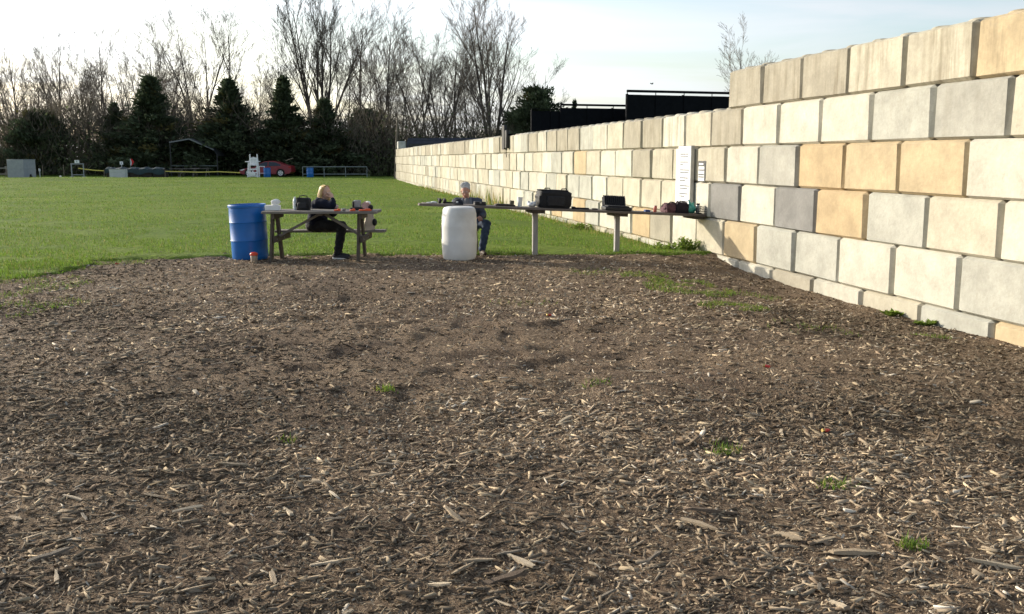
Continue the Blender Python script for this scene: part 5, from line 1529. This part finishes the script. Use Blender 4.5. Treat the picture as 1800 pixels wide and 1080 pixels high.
bench_table(353, 90.6, 1.7, 'grey picnic table at the right part of the carport', M_tim)
# ---- grey board box
M_gboard = mat('grey_painted_board', (.30, .315, .34), .7, .1, 3)
xa, xb = far_at(22.5, 85), far_at(54, 85); o = thing('board_box', 'big square grey box of painted boards at the left of the lawn', 'box', ((xa + xb) / 2, 85, lz((xa + xb) / 2, 85)), (0, 0, R(-9)))
w_ = xb - xa; hb = 1.56
for k, (z0, z1) in enumerate(((0, .76), (.77, hb))):
    MB().box((0, -.8, (z0 + z1) / 2 - .02), (w_, .04, z1 - z0), .006).build('front_board', M_gboard, o)
    for s_ in (-1, 1): MB().box((s_ * (w_ / 2 - .02), .02, (z0 + z1) / 2 - .02), (.04, 1.58, z1 - z0), .006).build('side_board', M_gboard, o)
MB().box((0, 0, hb), (w_ + .04, 1.66, .04), .006).build('lid', M_gboard, o)
x = far_at(57, 84); t = MB().prism([(-.12, 0), (.16, 0), (.02, .34), (-.06, .30)], 0, .12).build('dark_scrap', M_nylon, None, (x, 83.6, lz(x, 83.6) - .02)); tag(t, 'small dark wedge leaning at the foot of the grey board box', 'scrap')
# ---- white target frame with a number card
def frame_stand(px0, px1, ytop, D, label, card):
    xa, xb = far_at(px0, D), far_at(px1, D); xm = (xa + xb) / 2; z0 = lz(xm, D); H = at_depth(px0, ytop, D).z - z0; hw = (xb - xa) / 2
    o = thing('target_frame', label, 'target frame', (xm, D, z0))
    for s_ in (-1, 1):
        MB().box((s_ * hw, 0, H / 2 - .02), (.07, .07, H), .005).build('upright', M_gboard, o)
        MB().box((s_ * hw, .0, .04), (.09, .8, .08), .005).build('foot', M_gboard, o)
    MB().box((0, 0, H), (2 * hw + .10, .08, .08), .005).build('top_bar', M_gboard, o); MB().box((0, .01, .22), (2 * hw - .08, .04, .06), .005).build('lower_bar', M_gboard, o)
    if card: MB().box((0, -.03, H + .20), (.42, .02, .26), .004).build('card', M_board, o); MB().box((0, -.0425, H + .20), (.05, .004, .14)).build('numeral', M_ink, o)
frame_stand(126, 147, 288.5, 86, 'grey target frame with a white number card on top', True)
# ---- white box, long dark tarped stack, cards, flag
xa, xb = far_at(194.5, 83), far_at(221.5, 83); o = thing('white_crate', 'low white box standing before the long dark tarped stack', 'box', ((xa + xb) / 2, 83, lz((xa + xb) / 2, 83)))
w_ = xb - xa
for k, (z0, z1) in enumerate(((0, .40), (.41, .72))): MB().box((0, 0, (z0 + z1) / 2 - .02), (w_, .6, z1 - z0), .006).build('side_board', mat('pale_grey_board', (.50, .51, .52), .7, .08, 3), o)
MB().box((-.05, 0, .715), (w_ + .06, .66, .035), .006).build('lid', M_gboard, o)
M_tarp = mat('dark_teal_tarp', (.018, .040, .048), .7, .25, 3, .4, 8)
M_wdark = mat('dark_stained_board', (.028, .022, .018), .85, .3, 4)
xa, xb = far_at(191, 87), far_at(292, 87); xm = (xa + xb) / 2; o = thing('tarped_stack', 'long low stack under a dark teal tarp behind the white box', 'stack', (xm, 87, lz(xm, 87))); hw = (xb - xa) / 2
for k in range(5):
    x0 = -hw + 2 * hw * k / 5; MB().box((x0 + hw / 5, 0, .36), (2 * hw / 5 - .05, 1.2, .76), .03).build('crate', M_wdark, o)
V = []; nx_ = 40
for i in range(nx_ + 1):
    f = i / nx_; xx_ = -hw - .05 + (2 * hw + .1) * f; sag = .05 * math.sin(f * 31) + .03 * math.sin(f * 77)
    for y_, z_ in ((-.70, .34 + .10 * math.sin(f * 19)), (-.66, .72 + sag), (-.3, .86 + sag), (.3, .86 + sag), (.66, .72), (.7, .3)): V.append((xx_, y_, z_))
MB().add(V, [(i * 6 + k, i * 6 + k + 6, i * 6 + k + 7, i * 6 + k + 1) for i in range(nx_) for k in range(5)]).build('tarp', M_tarp, o, angle=60)
def stake_card(px, py, w, h, D, label):
    c = at_depth(px, py, D); z0 = lz(c.x, D); o = thing('marker_card', label, 'marker', (c.x, D, z0), (0, 0, 0))
    MB().box((0, .02, (c.z - z0) / 2 - .05), (.04, .03, c.z - z0 + .1), .004).build('stake', M_wpaint, o); MB().box((0, -.01, c.z - z0), (w, .02, h), .004).build('card', M_board, o)
    MB().box((0, -.022, c.z - z0), (w * .16, .004, h * .5)).build('numeral', M_ink, o)
stake_card(213.5, 287, .30, .28, 88.2, 'small white number card on a stake over the tarped stack')
stake_card(69.5, 299, .16, .22, 85.5, 'small white marker on a stake right of the grey board box')
# red and white windsock-like flag
c = at_depth(230, 285.5, 88); o = thing('red_flag', 'red and white flag hanging on a short staff above the tarped stack', 'flag', (c.x, 88, lz(c.x, 88)))
MB().tube([(-.06, 0, -.1), (-.06, 0, c.z + .32 - lz(c.x, 88))], .02, 8).build('staff', M_pipe, o)
zc = c.z - lz(c.x, 88)
V = []; nx_, nz_ = 6, 8
for i in range(nx_ + 1):
    for k in range(nz_ + 1):
        f, g = i / nx_, k / nz_; wdt = .36 * (1 - abs(g - .5) * 1.1); V.append((-.05 + wdt * f, .05 * math.sin(f * 5 + g * 2), zc - .29 + .60 * g))
fc = [(i * (nz_ + 1) + k, (i + 1) * (nz_ + 1) + k, (i + 1) * (nz_ + 1) + k + 1, i * (nz_ + 1) + k + 1) for i in range(nx_) for k in range(nz_)]
MB().add(V, fc).build('cloth', mat('red_cloth', (.50, .02, .02), .8, .1, 8), o, angle=80)
MB().add([(a, b_ - .012, c_) for a, b_, c_ in V[:3 * (nz_ + 1)]], fc[:2 * nz_]).build('white_band', M_board, o, angle=80)
# stakes and caution tape
stakes = []
for px, yt in ((75, 291), (112, 290.5), (183, 298), (290, 300)):
    x = far_at(px, 86); z0 = lz(x, 86); H = at_depth(px, yt, 86).z
    s_ = MB().box((0, 0, H / 2 - .1), (.05, .05, H - z0 + .2), .004).build('wooden_stake', M_pole, None, (x, 86, z0))
    tag(s_, {75: 'wooden stake left of the other stake near the grey board box', 112: 'wooden stake just left of the grey target frame', 183: 'wooden stake holding the yellow tape left of the white box', 290: 'wooden stake at the right end of the tarped stack'}[px], 'stake', 'stakes at the far edge of the lawn')
M_tape = mat('yellow_tape', (.62, .52, .10), .5, .15, 14)
def tape(pts, label):
    mb = MB(); V = []; m_ = len(pts)
    for i, (px, py, D) in enumerate(pts):
        c = at_depth(px, py, D); V += [(c.x, c.y, c.z - .04), (c.x, c.y + .02, c.z + .04)]
    V2 = V + [(a, b_ + .004, c) for a, b_, c in V]; k = len(V)
    F = []
    for i in range(m_ - 1): a = 2 * i; F += [(a, a + 2, a + 3, a + 1), (a + k, a + 1 + k, a + 3 + k, a + 2 + k)]
    o = MB().add(V2, F).build('caution_tape', M_tape, None); tag(o, label, 'tape', 'yellow tapes along the lawn')
tape([(137, 296, 86), (150, 297.8, 86), (165, 299.5, 86), (183, 300.6, 86)], 'yellow tape running from the target frame towards the white box')
tape([(290, 301.5, 86), (318, 302, 87.5), (350, 303, 88), (385, 302, 88), (422, 304, 88)], 'yellow tape strung in front of the carport to the red car')
# pale boards at the far left
for px, D, w_, h_, lab in ((4, 86, 1.4, .50, 'pale board trestle at the left edge of the picture'), (17, 87, .7, .62, 'pale weathered frame left of the grey board box')):
    x = far_at(px, D); o = thing('board_trestle', lab, 'trestle', (x, D, lz(x, D)), (0, 0, .1), 'pale trestles at the far left')
    for s_ in (-1, 1):
        for j in (-1, 1): MB().bar((s_ * w_ * .4, j * .28, -.02), (s_ * w_ * .4, 0, h_ + .3), .05, .05, .004, (0, 1, 0)).build('leg', M_tim, o)
    MB().box((0, 0, h_ + .32), (w_, .3, .05), .004).build('top_board', mat('pale_trestle_board', (.36, .35, .33), .8, .15, 4), o)
    MB().box((0, -.16, h_ * .6), (w_, .03, .14), .004).build('side_board', M_tim, o)
# orange-brown stick at the car
c = at_depth(508, 281, 93); o = MB().tube([(-.35, 0, -.10), (.0, 0, .02), (.40, 0, .14)], [.03, .035, .02], 6).build('pale_branch', mat('pale_wood', (.42, .33, .24), .8, .1, 9), None, tuple(c)); tag(o, 'short pale bare branch sticking out above the boot of the red car', 'branch')

# ================================================================ weeds along the wall, litter, a bird
M_weed = mat_attr('weed_leaves', 'tone', .6, .5, .3)
def leafy_weed(label, base, height, spread, n, seed):
    r = np.random.default_rng(seed); t = thing('weed_plant', label, 'plant', base)
    q = MB(); Vs, Fs, Cs = [], [], []; o = 0
    for k in range(n):
        a = r.random() * 6.28; L_ = height * (.45 + .55 * r.random()); s_ = spread * r.random() ** .7
        root = Vector((math.cos(a) * s_ * .45, math.sin(a) * s_ * .3, 0)); top = root + Vector((math.cos(a) * s_ * .5, math.sin(a) * s_ * .4, L_))
        mid = (root + top) / 2 + Vector((0, 0, L_ * .08)); q.tube([root - Vector((0, 0, .02)), mid, top], [.006, .005, .002], 4)
        for j in range(12):
            f = .12 + .85 * j / 12; p_ = root.lerp(mid, f * 2) if f < .5 else mid.lerp(top, f * 2 - 1)
            b_ = r.random() * 6.28; l = .05 + .05 * r.random(); w_ = .016 + .014 * r.random()
            d = Vector((math.cos(b_), math.sin(b_), .4 + .4 * r.random())).normalized(); sd = d.cross(Vector((0, 0, 1))).normalized()
            Vs += [tuple(p_), tuple(p_ + d * l * .5 + sd * w_), tuple(p_ + d * l), tuple(p_ + d * l * .5 - sd * w_)]; Fs.append((o, o + 1, o + 2, o + 3)); o += 4
            c = np.array([.20, .28, .05]) * (.7 + .6 * r.random()); Cs += [c] * 4
    q.build('stems', M_twig if False else M_grassstem, t)
    link('leaves', np_mesh('leaves', np.array(Vs), np.array(Fs), M_weed, np.array(Cs)), t)
M_grassstem = mat('green_stem', (.12, .16, .05), .7, .2, 10)
def wall_weed(px, out, h, sp, n, seed, label):
    p = wall_pt(wall_s(px, out), out); p.z = gz(p.x, p.y) - .01; leafy_weed(label, p, h, sp, n, seed)
wall_weed(1207, .22, .27, .34, 26, 1, 'bright green leafy weed at the foot of the wall right of the last table post')
wall_weed(1178, .30, .15, .40, 20, 2, 'low green weeds left of the bright leafy weed by the wall')
wall_weed(1022, .25, .17, .40, 20, 3, 'green weed clump at the wall foot behind the black duffel bag')
wall_weed(1578, .08, .055, .14, 9, 4, 'tiny weed under the pale base blocks of the near wall')
wall_weed(1640, .08, .05, .16, 8, 5, 'second tiny weed nearer the camera along the near wall foot')
rng = np.random.default_rng(77)
def stalks(label, runs, hmin, hmax, dry, wid=.010):
    xs_, ys_ = [], []
    for px0, px1, n, o0, o1 in runs:
        s0, s1 = wall_s(px0, .2), wall_s(px1, .2); s = s0 + (s1 - s0) * rng.random(n); o_ = o0 + (o1 - o0) * rng.random(n) ** 1.4
        xs_.append(WX0 + WDIR.x * s + WLEFT.x * o_); ys_.append(WDIR.y * s + WLEFT.y * o_)
    x, y = np.concatenate(xs_), np.concatenate(ys_)
    return grass_object('wall_weeds', label, x, y, hmin, hmax, rng, lambda a, b: np.maximum(bed_z(a, b), lawn_z(a, b)), dry, wid, .28)
stalks('tall grassy weeds standing against the far wall beyond the grey-haired person', [(815, 845, 110, .05, .4), (852, 885, 100, .05, .4)], .25, .85, .55, .022)
stalks('dry stalks and uncut grass along the wall foot behind the long table', [(1000, 1185, 420, .05, .5), (900, 1000, 500, .04, .4), (740, 900, 800, .04, .4)], .05, .24, .5, .010)
# spent red plastic cases and scraps in the mulch
M_shell = mat('red_plastic_case', (.55, .05, .04), .45, .1, 12); M_brass = mat('brass', (.45, .33, .12), .35, .1, 12, metal=.8)
for px, py, lab in ((203, 465, 'red plastic scrap on the mulch near its far left edge'), (1345, 646, 'red plastic scrap on the mulch towards the wall'), (963, 556, 'red plastic scrap on the mulch in front of the posts'), (1448, 768, 'small red plastic scrap on the mulch at the right')):
    p = on_ground(px, py); L_ = .05 if py < 500 else .035
    o = thing('spent_case', lab, 'scrap', (p.x, p.y, float(bed_z(p.x, p.y)) + .014), (0, R(6), random.uniform(-.6, .6)))
    MB().lathe([(.0105, 0), (.0105, L_), (.008, L_ + .004)], 10, (0, 0, 0), 'x').build('tube', M_shell, o); MB().lathe([(.0112, -.014), (.0112, .001)], 10, (0, 0, 0), 'x').build('base', M_brass, o)
p = on_ground(107, 317.5); o = MB().lathe([(.02, 0), (.07, .02), (.08, .06), (.06, .10), (.02, .115)], 12).build('white_ball', M_wht, None, (p.x, p.y, lz(p.x, p.y))); tag(o, 'small white ball lying far out on the left of the lawn', 'ball')
# a bird in the sky
c = at_depth(1146, 148, 110); b = thing('bird', 'small dark bird flying above the black screens', 'bird', tuple(c), (0, 0, .6))
M_bird = mat('dark_feathers', (.05, .05, .05), .8, .1, 9)
bb = MB(); bb.ell((0, 0, 0), (.15, .05, .05)); bb.ell((.15, 0, .02), (.045, .035, .035)); bb.add([(-.12, -.03, 0), (-.12, .03, 0), (-.26, .05, .0), (-.26, -.05, .0), (-.12, 0, .015), (-.26, 0, .01)], [(0, 3, 5, 4), (4, 5, 2, 1), (0, 1, 2, 3)]); bb.build('body', M_bird, b)
for s_ in (-1, 1): MB().add([(.06, .03 * s_, .02), (-.06, .03 * s_, .02), (-.10, .18 * s_, .12), (-.02, .30 * s_, .06), (.04, .16 * s_, .13), (0, .03 * s_, .035), (-.02, .16 * s_, .14)], [(0, 4, 6, 5), (5, 6, 2, 1), (4, 3, 6), (6, 3, 2), (0, 1, 2, 3, 4)]).build('wing', M_bird, b)
